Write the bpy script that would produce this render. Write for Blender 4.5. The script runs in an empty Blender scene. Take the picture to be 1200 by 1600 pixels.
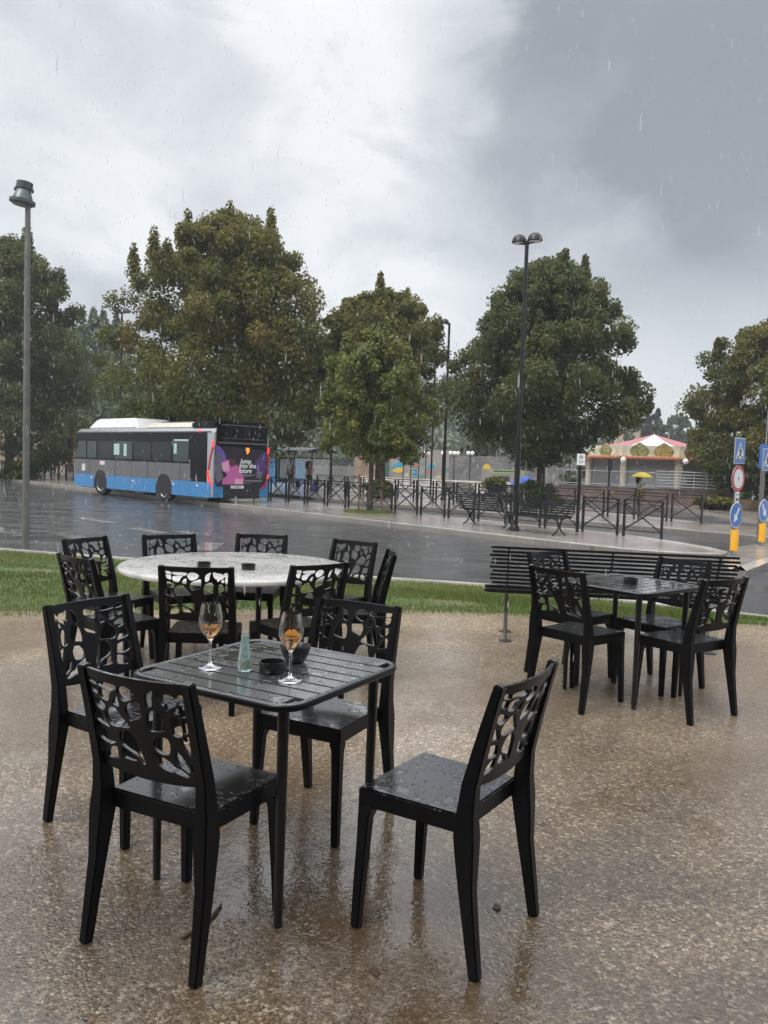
import bpy, bmesh, math, random
import numpy as np
from mathutils import Vector, Matrix
random.seed(7); RNG = np.random.default_rng(7)
SC = bpy.context.scene; COL = SC.collection
# ------------------------------------------------------------------ camera
FPX, PITCH, ROLL, EYE = 1281.9, 0.05995, 0.0329, 1.454
cd = bpy.data.cameras.new("camera"); cam = bpy.data.objects.new("camera", cd); COL.objects.link(cam)
cd.sensor_fit = 'VERTICAL'; cd.sensor_height = 24.0; cd.lens = 24.0 * FPX / 1600.0
cd.clip_start = 0.05; cd.clip_end = 3000
cam.matrix_world = Matrix.Translation((0, 0, EYE)) @ Matrix.Rotation(math.pi / 2 - PITCH, 4, 'X') @ Matrix.Rotation(ROLL, 4, 'Z')
SC.camera = cam
def ray(u, v):
    """world direction (y = 1) seen at pixel u, v of the 1200 x 1600 photograph"""
    a, b = (u - 600) / FPX, (800 - v) / FPX
    c, s = math.cos(ROLL), math.sin(ROLL)
    a, b = a * c - b * s, a * s + b * c
    d = Vector((a, math.cos(PITCH) + b * math.sin(PITCH), -math.sin(PITCH) + b * math.cos(PITCH)))
    return d / d.y
def PY(u, v, y):
    d = ray(u, v); return Vector((d.x * y, y, EYE + d.z * y))
def P(u, v, z=0.0):
    d = ray(u, v); t = (z - EYE) / d.z; return Vector((d.x * t, d.y * t, z))
# ------------------------------------------------------------------ world, sun, exposure
W = bpy.data.worlds.new("World"); SC.world = W; W.use_nodes = True
nt = W.node_tree; nt.nodes.clear()
def wn(t, **k):
    n = nt.nodes.new(t)
    for a, b in k.items(): setattr(n, a, b)
    return n
wo = wn('ShaderNodeOutputWorld'); bg = wn('ShaderNodeBackground'); nt.links.new(bg.outputs[0], wo.inputs[0])
bg.inputs[1].default_value = 0.13
SUN_EL, SUN_AZ = 55, -135
sky = wn('ShaderNodeTexSky', sky_type='NISHITA', sun_disc=False, sun_elevation=math.radians(SUN_EL), sun_rotation=math.radians(SUN_AZ))
tc = wn('ShaderNodeTexCoord')
def wmath(op, a, b=None, c=None, clamp=False):
    n = wn('ShaderNodeMath', operation=op, use_clamp=clamp)
    for i, x in enumerate((a, b, c)):
        if x is None: continue
        if isinstance(x, (int, float)): n.inputs[i].default_value = x
        else: nt.links.new(x, n.inputs[i])
    return n.outputs[0]
def wnoise(scale, detail, dist=0.0, rough=.55, vec=None):
    n = wn('ShaderNodeTexNoise'); n.inputs['Scale'].default_value = scale; n.inputs['Detail'].default_value = detail
    n.inputs['Distortion'].default_value = dist; n.inputs['Roughness'].default_value = rough
    nt.links.new(vec, n.inputs['Vector']); return n.outputs[0]
mp = wn('ShaderNodeMapping'); mp.inputs['Scale'].default_value = (1, 1, 1.5); nt.links.new(tc.outputs['Generated'], mp.inputs[0])
mp.inputs['Location'].default_value = (.35, .2, 0.1)
na = wnoise(1.9, 5, .25, .5, mp.outputs[0]); nb = wnoise(5.5, 7, .4, .55, mp.outputs[0])
def lobe(u, v, deg_in, deg_out):
    d = ray(u, v).normalized(); vm = wn('ShaderNodeVectorMath', operation='DOT_PRODUCT'); vm.inputs[1].default_value = d
    nt.links.new(tc.outputs['Generated'], vm.inputs[0])
    wob = wmath('MULTIPLY_ADD', wmath('SUBTRACT', nb, .5), .075, vm.outputs['Value'])
    mr = wn('ShaderNodeMapRange', interpolation_type='SMOOTHSTEP'); nt.links.new(wob, mr.inputs[0])
    mr.inputs[1].default_value = math.cos(math.radians(deg_out)); mr.inputs[2].default_value = math.cos(math.radians(deg_in))
    return mr.outputs[0]
val = wmath('ADD', wmath('MULTIPLY_ADD', wmath('SUBTRACT', na, .5), 1.1, .62), wmath('MULTIPLY', wmath('SUBTRACT', nb, .5), 1.0))
for (u, v, di, do, amt) in [(990, 170, 3, 17, -.34), (1190, 330, 2, 13, -.16), (450, 290, 1, 16, .24), (60, 230, 1, 13, .14), (560, 60, 1, 10, .22),
                            (1090, 560, 2, 13, .14), (640, 520, 2, 14, .08), (250, 30, 1, 10, -.06), (780, -250, 2, 16, -.2), (300, 160, 1, 9, -.08)]:
    val = wmath('ADD', val, wmath('MULTIPLY', lobe(u, v, di, do), amt))
rp = wn('ShaderNodeValToRGB'); cr = rp.color_ramp
cr.elements[0].position = 0.12; cr.elements[0].color = (.245, .26, .285, 1); cr.elements[1].position = .98; cr.elements[1].color = (.74, .755, .765, 1)
e = cr.elements.new(.5); e.color = (.47, .49, .52, 1)
e = cr.elements.new(.76); e.color = (.61, .63, .65, 1)
nt.links.new(val, rp.inputs[0])
sc10 = wn('ShaderNodeVectorMath', operation='SCALE'); nt.links.new(rp.outputs[0], sc10.inputs[0])
sz = wn('ShaderNodeSeparateXYZ'); nt.links.new(tc.outputs['Generated'], sz.inputs[0])
zen = wn('ShaderNodeMapRange', interpolation_type='SMOOTHSTEP'); nt.links.new(sz.outputs[2], zen.inputs[0])          # an overcast sky is brightest overhead
for i_, x_ in ((1, .42), (2, .95), (3, 6.5), (4, 19.0)): zen.inputs[i_].default_value = x_
nt.links.new(zen.outputs[0], sc10.inputs['Scale'])
mx = wn('ShaderNodeMixRGB'); mx.inputs[0].default_value = .93; nt.links.new(sky.outputs[0], mx.inputs[1]); nt.links.new(sc10.outputs[0], mx.inputs[2])
nt.links.new(mx.outputs[0], bg.inputs[0])
sd = bpy.data.lights.new("sun", 'SUN'); sun = bpy.data.objects.new("sun", sd); COL.objects.link(sun)
sd.energy = 1.5; sd.angle = math.radians(35); sd.color = (1, .97, .92)
az, el = math.radians(SUN_AZ), math.radians(SUN_EL)
sun.rotation_euler = Vector((math.sin(az) * math.cos(el), math.cos(az) * math.cos(el), math.sin(el))).to_track_quat('Z', 'Y').to_euler()
SC.view_settings.view_transform = 'Standard'; SC.view_settings.look = 'None'; SC.view_settings.gamma = 1.0
SC.view_settings.use_curve_mapping = False; SC.view_settings.exposure = 0.64
SC.cycles.max_bounces = 7; SC.cycles.transparent_max_bounces = 12; SC.cycles.volume_bounces = 0
# ------------------------------------------------------------------ materials
M = {}
class NT:
    """a little node-graph writer for one material"""
    def __init__(s, name):
        s.m = bpy.data.materials.new(name); s.m.use_nodes = True; s.t = s.m.node_tree; s.t.nodes.clear()
        s.out = s.t.nodes.new('ShaderNodeOutputMaterial'); s.b = s.t.nodes.new('ShaderNodeBsdfPrincipled'); s.t.links.new(s.b.outputs[0], s.out.inputs[0]); M[name] = s.m
    def n(s, t, ins=None, **k):
        n = s.t.nodes.new(t)
        for a, b in k.items(): setattr(n, a, b)
        for a, b in (ins or {}).items(): s.set(n, a, b)
        return n
    def set(s, n, a, b):
        if hasattr(b, 'is_output'): s.t.links.new(b, n.inputs[a])
        else: n.inputs[a].default_value = b
    def p(s, **k):
        for a, b in k.items(): s.set(s.b, a.replace('_', ' '), b)
        return s
    def co(s, kind='Object'): return s.n('ShaderNodeTexCoord').outputs[kind]
    def pos(s): return s.n('ShaderNodeNewGeometry').outputs['Position']
    def map(s, v, scale=(1, 1, 1), rot=(0, 0, 0), loc=(0, 0, 0)):
        return s.n('ShaderNodeMapping', {'Vector': v, 'Scale': scale, 'Rotation': rot, 'Location': loc}).outputs[0]
    def noise(s, v, scale, detail=4, rough=.55, dist=0): return s.n('ShaderNodeTexNoise', {'Vector': v, 'Scale': scale, 'Detail': detail, 'Roughness': rough, 'Distortion': dist}).outputs[0]
    def vor(s, v, scale, feature='F1', out='Distance'): return s.n('ShaderNodeTexVoronoi', {'Vector': v, 'Scale': scale}, feature=feature).outputs[out]
    def ramp(s, f, stops):
        r = s.n('ShaderNodeValToRGB', {0: f}); c = r.color_ramp
        while len(c.elements) < len(stops): c.elements.new(.5)
        for e, (p, q) in zip(c.elements, stops): e.position = p; e.color = (*q, 1) if not isinstance(q, (int, float)) else (q, q, q, 1)
        return r.outputs[0]
    def rng(s, f, a, b, c, d): return s.n('ShaderNodeMapRange', {0: f, 1: a, 2: b, 3: c, 4: d}, interpolation_type='SMOOTHSTEP').outputs[0]
    def math(s, op, a, b=0.0): return s.n('ShaderNodeMath', {0: a, 1: b}, operation=op).outputs[0]
    def mix(s, f, a, b): 
        n = s.n('ShaderNodeMixRGB', {0: f}); 
        for i, x in ((1, a), (2, b)): s.set(n, i, x if hasattr(x, 'is_output') else (*x, 1))
        return n.outputs[0]
    def bump(s, h, st=.3, d=.01, nrm=None):
        n = s.n('ShaderNodeBump', {'Strength': st, 'Distance': d, 'Height': h})
        if nrm is not None: s.set(n, 'Normal', nrm)
        return n.outputs[0]
def mat(name, col, rough=.5, metal=0.0, var=.12, scale=6.0, bump=0.0, wet=0.0, **k):
    """a painted, moulded or cast surface: slight mottling, wear and (wet) a rain film"""
    g = NT(name); v = g.co(); nz = g.noise(v, scale, 5)
    c = g.mix(g.rng(nz, .3, .7, 0, 1), tuple(x * (1 - var) for x in col), tuple(min(1, x * (1 + var)) for x in col))
    g.p(Base_Color=c, Metallic=metal, Roughness=g.rng(g.noise(v, scale * 2.3, 3), .3, .7, max(.02, rough - .1), min(1, rough + .1)), **k)
    if bump: g.p(Normal=g.bump(g.noise(v, scale * 12, 4), bump, .004))
    if wet: g.p(Coat_Weight=wet, Coat_Roughness=.06, Coat_IOR=1.33)
    return g
def flat(name, col, rough=.5, **k): NT(name).p(Base_Color=(*col, 1), Roughness=rough, **k)
def emit(name, col, st): NT(name).p(Base_Color=(*col, 1), Emission_Color=(*col, 1), Emission_Strength=st)
# chair plastic: black, satin, with rain beads on upward faces
def rainy(name, col, rough, beads, film, spec=.4, wet=.8, sheet=.45):
    g = NT(name); v = g.co(); oi = g.n('ShaderNodeObjectInfo')
    vv = g.n('ShaderNodeVectorMath', {0: v, 1: g.n('ShaderNodeCombineXYZ', {0: oi.outputs['Random'], 1: oi.outputs['Random']}).outputs[0]}, operation='ADD').outputs[0]
    nz = g.n('ShaderNodeSeparateXYZ', {0: g.n('ShaderNodeNewGeometry').outputs['Normal']}).outputs[2]
    up = g.rng(nz, .6, .9, 0, 1)
    warp = g.n('ShaderNodeVectorMath', {0: vv, 1: g.n('ShaderNodeVectorMath', {0: g.n('ShaderNodeTexNoise', {'Vector': vv, 'Scale': 26.0, 'Detail': 2}).outputs['Color'], 'Scale': .05}, operation='SCALE').outputs[0]}, operation='ADD').outputs[0]
    blob = g.noise(g.map(warp, (1, 1, .2)), beads, 3, .6, .6)
    big = g.noise(vv, 4.5, 2)
    drop = g.math('MULTIPLY', g.rng(g.math('ADD', blob, g.math('MULTIPLY', g.math('SUBTRACT', big, .5), film)), .53, .585, 0, 1), up)
    g.p(Base_Color=g.mix(g.rng(g.noise(v, 9, 4), .3, .7, 0, 1), tuple(c * .85 for c in col), tuple(c * 1.15 for c in col)))
    g.p(Roughness=g.rng(drop, 0, 1, rough, .1), Specular_IOR_Level=g.rng(up, 0, 1, spec, spec * 2.2),
        Normal=g.bump(g.noise(v, 420, 2), .12, .0006, g.bump(drop, .85, .0025)))
    g.p(Coat_Weight=g.math('MULTIPLY', g.rng(drop, 0, 1, sheet, 1), g.math('MULTIPLY', up, wet)), Coat_Roughness=g.rng(drop, 0, 1, .13, .04), Coat_IOR=2.2, Coat_Normal=g.bump(drop, .8, .0025))
rainy('black_plastic', (.0035, .0035, .004), .33, 46, .85, .18, .95, .75)
rainy('table_metal', (.040, .042, .043), .28, 30, 1.1, .35, 1.0, .9)  # tabletop colour lightened to stand in for reflected sky
rainy('white_top', (.50, .49, .46), .3, 48, .5, .35, .5, .8)
mat('black_metal', (.004, .004, .0045), .38, 0, .2, 8, wet=.2)
mat('black_iron', (.004, .004, .0045), .42, 0, .25, 10, .15, wet=.25)
mat('grey_post', (.17, .165, .155), .45, .3, .18, 5, .1, wet=.3)
mat('lamp_grey', (.10, .12, .125), .4, .4, .2, 9, .1, wet=.4)
mat('galvanised', (.36, .37, .38), .42, .5, .12, 6, .05, wet=.3)
mat('bench_iron', (.035, .035, .035), .45, .3, .25, 12, .2, wet=.3)
mat('bark', (.055, .045, .036), .8, 0, .4, 7, .8)
mat('bark_pale', (.12, .10, .08), .8, 0, .4, 7, .8)
mat('stake_wood', (.12, .07, .035), .7, 0, .3, 9, .2)
mat('twig_wood', (.05, .028, .016), .6, 0, .3, 30)
mat('kerb_stone', (.50, .47, .42), .45, 0, .18, 1.4, .25, wet=.7)
mat('road_paint', (.26, .26, .255), .3, 0, .3, 3, .2, wet=1)
mat('bus_blue', (.035, .21, .47), .3, 0, .03, 1, wet=.4)
mat('bus_grey', (.12, .12, .125), .4, 0, .04, 1, wet=.3)
mat('bus_silver', (.36, .375, .39), .35, .2, .01, .5, wet=.5)
mat('bus_black', (.003, .003, .0035), .14, 0, .1, 3, Specular_IOR_Level=.15)
mat('bus_white', (.72, .73, .71), .4, 0, .06, 2, wet=.5)
mat('bus_cream', (.62, .58, .49), .45, 0, .08, 2, wet=.4)
mat('bus_orange', (.55, .16, .06), .4, 0, .1, 3)
mat('bus_dark', (.016, .016, .017), .6, 0, .2, 4)
flat('bus_glass', (.010, .014, .014), .04, Specular_IOR_Level=.3)
flat('bus_glass_pale', (.04, .058, .054), .06, Specular_IOR_Level=.3)
mat('rubber', (.012, .012, .012), .7, 0, .2, 9)
mat('rim_steel', (.34, .34, .34), .4, .6, .15, 9)
flat('paper', (.42, .58, .54), .6); flat('white_paper', (.62, .64, .64), .5)
emit('tail_red', (1, .035, .03), .75); flat('dull_red', (.42, .02, .025), .25)
emit('led_orange', (1, .20, .02), 1.6); emit('side_lamp', (1, .45, .2), .6)
flat('ad_purple', (.075, .03, .17), .35); flat('ad_deep', (.012, .007, .022), .35); flat('ad_violet', (.14, .08, .36), .35)
flat('ad_pink', (.55, .13, .36), .3); flat('ad_light_pink', (.75, .36, .55), .3); flat('ad_grey', (.14, .14, .16), .3); flat('ad_brown', (.11, .03, .035), .3)
flat('white_paint', (.78, .79, .79), .35); flat('grey_letters', (.35, .35, .38), .4); flat('black_letters', (.02, .02, .02), .4)
flat('sign_blue', (.012, .13, .47), .3, Coat_Weight=.6); flat('sign_red', (.50, .012, .02), .3, Coat_Weight=.6); mat('sign_back', (.33, .34, .35), .4, .5)
mat('sign_yellow', (.80, .40, .012), .4, 0, .05, 4, wet=.4)
mat('awning_orange', (.62, .33, .16), .6, 0, .15, 5); mat('awning_red', (.40, .09, .05), .6, 0, .2, 5)
mat('kiosk_cream', (.42, .39, .31), .6, 0, .12, 4); mat('crest_board', (.56, .54, .43), .6, 0, .2, 3)
mat('tent_white', (.62, .62, .62), .5, 0, .06, 2); mat('tent_pink', (.46, .17, .17), .5, 0, .1, 2)
g = NT('shutter'); v = g.co('Generated'); w = g.n('ShaderNodeTexWave', {'Vector': v, 'Scale': 9.0, 'Distortion': .2, 'Detail': 1.0}, bands_direction='Z')
g.p(Base_Color=g.mix(w.outputs[1], (.10, .105, .11), (.19, .195, .20)), Roughness=.45, Metallic=.3, Normal=g.bump(w.outputs[1], .6, .03))
for nm, a, b, c in (('crest_green', (.012, .05, .02), (.34, .30, .12), (.06, .14, .05)), ('crest_cream', (.03, .09, .03), (.42, .28, .10), (.16, .16, .06)), ('crest_blue', (.02, .05, .12), (.30, .08, .05), (.02, .12, .10)), ('crest_navy', (.015, .03, .08), (.03, .10, .06), (.02, .06, .12))):
    g = NT(nm); g.p(Base_Color=g.ramp(g.noise(g.co(), 3.2, 3, .6, 1.2), [(.32, a), (.48, b), (.62, c), (.75, a)]), Roughness=.5)
mat('house_wall', (.42, .34, .25), .85, 0, .1, .5); mat('house_yellow', (.45, .36, .20), .85, 0, .1, .5); mat('roof_tile', (.38, .16, .11), .8, 0, .2, 1.5)
mat('window_dark', (.05, .05, .055), .3); mat('ramp_wall', (.20, .145, .125), .7, 0, .25, 1.2, .3, wet=.3); mat('earth_brown', (.15, .105, .075), .9, 0, .35, .8, .5)
mat('concrete_grey', (.24, .235, .225), .7, 0, .2, .7, .2, wet=.3); mat('brick_pale', (.26, .19, .14), .85, 0, .25, 1.5, .3); mat('bin_blue', (.05, .19, .40), .5, 0, .12, 2); mat('tarp_blue', (.02, .07, .36), .35, 0, .15, 3, .3)
mat('steel_white', (.66, .68, .70), .35, .3, .08, 2); mat('globe_white', (.80, .80, .79), .3, 0, .03, 2); mat('door_green', (.045, .10, .08), .6)
mat('panel_dark', (.05, .05, .055), .6, 0, .3, 1.5); mat('umbrella_yellow', (.78, .60, .02), .5, 0, .06, 3); mat('skin', (.42, .24, .16), .6, 0, .08, 8); mat('skin_dark', (.16, .09, .06), .6, 0, .08, 8)
mat('shirt_white', (.62, .63, .64), .8, 0, .06, 6); mat('shirt_grey', (.20, .21, .22), .8, 0, .1, 6); mat('cloth_black', (.02, .02, .022), .8, 0, .2, 6); mat('cloth_pink', (.34, .16, .13), .8, 0, .1, 6); mat('hair_dark', (.02, .014, .01), .6); mat('bag_blue', (.05, .16, .45), .6); mat('bag_yellow', (.70, .52, .03), .6)
g = NT('mural_wall'); v = g.co(); g.p(Base_Color=g.ramp(g.noise(v, .35, 5, .6), [(.3, (.20, .18, .17)), (.55, (.30, .27, .25)), (.7, (.24, .23, .23))]), Roughness=.8)
g = NT('graffiti_wall'); v = g.co(); n1 = g.noise(v, 1.1, 6, .7, 1.5); g.p(Base_Color=g.ramp(n1, [(.35, (.10, .10, .105)), (.52, (.14, .14, .14)), (.56, (.28, .25, .23)), (.6, (.12, .12, .12)), (.7, (.16, .15, .15))]), Roughness=.8)
for nm, c in (('mural_blue', (.04, .28, .45)), ('mural_yellow', (.62, .42, .06)), ('mural_orange', (.50, .16, .08)), ('mural_cream', (.5, .44, .3)), ('mural_teal', (.05, .25, .22)), ('mural_green', (.30, .42, .16))): flat(nm, c, .7)
# glass, drinks
flat('clear_glass', (1, 1, 1), .01, Transmission_Weight=1.0, IOR=1.45)
flat('green_glass', (.80, .95, .93), .08, Transmission_Weight=.88, IOR=1.45)
flat('spritz', (1, .52, .17), .02, Transmission_Weight=.8, IOR=1.33); flat('orange_peel', (.85, .30, .03), .4, Subsurface_Weight=.2)
mat('filling', (.30, .20, .08), .7, 0, .4, 60, .6)
rainy('ash_plastic', (.011, .011, .012), .22, 60, .5)
flat('water_bead', (1, 1, 1), .01, Transmission_Weight=1.0, IOR=1.33)
# leaves: colour varies from leaf to leaf (attribute "tint": 0 dark green, 1 yellowing)
def leafmat(name, a, b, c, trans=.5):
    g = NT(name); at_ = g.n('ShaderNodeAttribute', attribute_name='tint').outputs['Fac']
    col = g.ramp(at_, [(0, a), (.5, b), (1, c)])
    g.p(Base_Color=col, Roughness=.55, Specular_IOR_Level=.25)
    tr = g.n('ShaderNodeBsdfTranslucent', {'Color': g.mix(.5, col, (.10, .13, .02))}); ms = g.n('ShaderNodeMixShader', {0: trans})
    g.t.links.new(g.b.outputs[0], ms.inputs[1]); g.t.links.new(tr.outputs[0], ms.inputs[2]); g.t.links.new(ms.outputs[0], g.out.inputs[0])
leafmat('leaf_linden', (.060, .084, .026), (.135, .150, .044), (.30, .22, .06))
leafmat('leaf_fresh', (.075, .105, .030), (.16, .20, .055), (.30, .29, .09))
leafmat('leaf_dark', (.046, .070, .032), (.092, .122, .050), (.19, .18, .065))
leafmat('leaf_autumn', (.085, .11, .034), (.17, .18, .05), (.29, .225, .065))
leafmat('leaf_shrub', (.03, .055, .015), (.07, .11, .028), (.17, .16, .03))
leafmat('leaf_cypress', (.010, .020, .012), (.02, .034, .018), (.04, .05, .02), .15)
leafmat('leaf_hazed', (.095, .13, .085), (.14, .18, .11), (.19, .22, .13), .2)  # far foliage, paled in colour to imitate rain haze
leafmat('blade', (.09, .13, .035), (.18, .225, .065), (.34, .30, .13), .3)
# ground materials
g = NT('wet_gravel')                                    # exposed-aggregate concrete under a film of rain
v = g.pos(); wv = g.n('ShaderNodeVectorMath', {0: v, 1: g.n('ShaderNodeVectorMath', {0: g.n('ShaderNodeTexNoise', {'Vector': v, 'Scale': 60.0}).outputs['Color'], 'Scale': .006}, operation='SCALE').outputs[0]}, operation='ADD').outputs[0]
vc = g.n('ShaderNodeTexVoronoi', {'Vector': wv, 'Scale': 76.0, 'Randomness': 1.0}); vd = g.vor(wv, 76.0, 'DISTANCE_TO_EDGE')
h = g.n('ShaderNodeSeparateColor', {0: vc.outputs['Color']})
peb = g.ramp(h.outputs[0], [(0, (.045, .033, .022)), (.22, (.12, .078, .040)), (.42, (.20, .132, .070)), (.60, (.16, .13, .10)), (.76, (.33, .255, .165)), (.90, (.44, .375, .285)), (.97, (.58, .53, .44))])
peb.node.color_ramp.interpolation = 'LINEAR'
big = g.noise(v, .42, 4, .55, .6); mid = g.noise(v, 1.9, 4)
pebc = g.mix(g.rng(vd, .0, .16, .75, 0), peb, (.055, .040, .027))
fc = g.n('ShaderNodeSeparateColor', {0: g.n('ShaderNodeTexVoronoi', {'Vector': wv, 'Scale': 165.0}).outputs['Color']}).outputs[0]
pebc = g.mix(.40, pebc, g.ramp(fc, [(0, (.03, .021, .014)), (.35, (.10, .070, .042)), (.7, (.18, .14, .098)), (1, (.42, .34, .25))]))
stain = g.rng(g.noise(v, .55, 3, .5, .4), .44, .60, 0, 1)
pebc = g.mix(1.0, pebc, (.60, .56, .50)); pebc.node.blend_type = 'MULTIPLY'
pebc_sheen = g.mix(1.0, pebc, (1.75, 1.75, 1.72)); pebc_sheen.node.blend_type = 'MULTIPLY'; pebc = g.mix(g.rng(g.noise(v, .38, 4, .6, .5), .44, .60, 0, 1), pebc, pebc_sheen)  # broad lighter patches paint in brighter sky reflection
brown = g.mix(g.math('MULTIPLY', stain, .60), g.mix(.06, pebc, (.07, .055, .035)), (.062, .033, .011))
pale = g.rng(g.math('ADD', g.n('ShaderNodeSeparateXYZ', {0: v}).outputs[1], g.math('MULTIPLY', g.noise(v, .7, 3), 4.6)), 4.6, 8.2, 0, .75)  # gravel paled with distance, sky sheen put into the colour
sheen_tone = g.mix(1.0, brown, (3.0, 2.95, 2.85)); sheen_tone.node.blend_type = 'MULTIPLY'
g.p(Base_Color=g.mix(pale, brown, g.mix(.35, sheen_tone, (.29, .25, .215))), Roughness=.6, Specular_IOR_Level=.2)
vf = g.vor(wv, 76.0); vs2 = g.vor(wv, 170.0)
dome = g.math('ADD', g.math('MULTIPLY', g.rng(vf, 0, .62, 1, 0), g.rng(h.outputs[1], 0, 1, .35, 1)), g.math('MULTIPLY', g.rng(vs2, 0, .6, 1, 0), .25))
pud = g.rng(g.math('ADD', g.math('MULTIPLY', big, .6), g.math('MULTIPLY', mid, .4)), .42, .54, 0, 1)     # 1 = standing water
def rings(sc_):                                          # rings where drops have just hit standing water
    d_ = g.vor(v, sc_); return g.math('MULTIPLY', g.math('SINE', g.math('MULTIPLY', d_, 46.0)), g.rng(d_, .05, .40, 1, 0))
rip = g.math('ADD', g.noise(v, 24, 3, .6, .8), g.math('MULTIPLY', g.math('ADD', rings(7.0), rings(11.0)), .30))
wet_h = g.math('ADD', g.math('MULTIPLY', dome, g.rng(pud, 0, 1, .85, .13)), g.math('MULTIPLY', rip, g.rng(pud, 0, 1, .30, .42)))
g.p(Normal=g.bump(dome, .7, .006), Coat_Weight=1.0, Coat_IOR=g.rng(pud, 0, 1, 1.85, 2.05), Coat_Roughness=g.rng(pud, 0, 1, .10, .02), Coat_Normal=g.bump(wet_h, .50, .0062))
g = NT('wet_asphalt'); v = g.pos(); rv = g.map(v, (.22, 1.0, 1), (0, 0, math.radians(48)))
pn = g.noise(rv, 1.0, 6, .62, .7); st = g.noise(g.map(v, (.4, 3.0, 1), (0, 0, math.radians(8))), 1.1, 5, .6, .5)
fine = g.noise(v, 140, 3)
g.p(Base_Color=g.ramp(g.noise(v, 1.4, 6, .7), [(.3, (.030, .031, .034)), (.5, (.048, .048, .050)), (.7, (.070, .069, .068))]), Roughness=.6, Specular_IOR_Level=.4, Normal=g.bump(fine, .5, .006))
pd = g.rng(g.math('ADD', g.math('MULTIPLY', pn, .6), g.math('MULTIPLY', st, .4)), .44, .58, 0, 1)
g.p(Coat_Weight=g.rng(pd, 0, 1, .75, 1), Coat_IOR=g.rng(pd, 0, 1, 1.55, 1.9), Coat_Roughness=g.rng(pd, 0, 1, .18, .03), Coat_Normal=g.bump(g.noise(v, 18, 4, .65, .8), g.rng(pd, 0, 1, .95, .28), .013))
g = NT('wet_paving'); v = g.pos(); pn = g.noise(v, .8, 5, .6, .5)
br = g.n('ShaderNodeTexBrick', {'Vector': g.map(v, (1, 1, 1), (0, 0, math.radians(48.4))), 'Color1': (.42, .37, .335, 1), 'Color2': (.48, .425, .385, 1), 'Mortar': (.24, .21, .19, 1), 'Scale': 2.5, 'Mortar Size': .012})
g.p(Base_Color=g.mix(g.rng(pn, .4, .65, 0, .5), br.outputs[0], (.33, .27, .235)), Roughness=.55)
pd = g.rng(pn, .42, .55, 0, 1)
g.p(Coat_Weight=1.0, Coat_IOR=1.9, Coat_Roughness=g.rng(pd, 0, 1, .14, .03), Coat_Normal=g.bump(g.noise(v, 18, 4, .6, .6), .6, .014))
g = NT('turf_soil'); v = g.pos(); g.p(Base_Color=g.ramp(g.noise(v, 1.3, 5, .6), [(.35, (.05, .085, .02)), (.58, (.075, .11, .03)), (.68, (.16, .12, .07))]), Roughness=.9)
g = NT('hill_ground'); v = g.pos(); g.p(Base_Color=g.ramp(g.noise(v, .05, 5, .6), [(.35, (.05, .07, .035)), (.6, (.08, .10, .05))]), Roughness=.95)
g = NT('rain_drop'); tr = g.n('ShaderNodeBsdfTransparent'); ms = g.n('ShaderNodeMixShader', {0: .26}); g.p(Base_Color=(.92, .93, .94, 1), Roughness=.3)
g.t.links.new(tr.outputs[0], ms.inputs[1]); g.t.links.new(g.b.outputs[0], ms.inputs[2]); g.t.links.new(ms.outputs[0], g.out.inputs[0])
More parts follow.
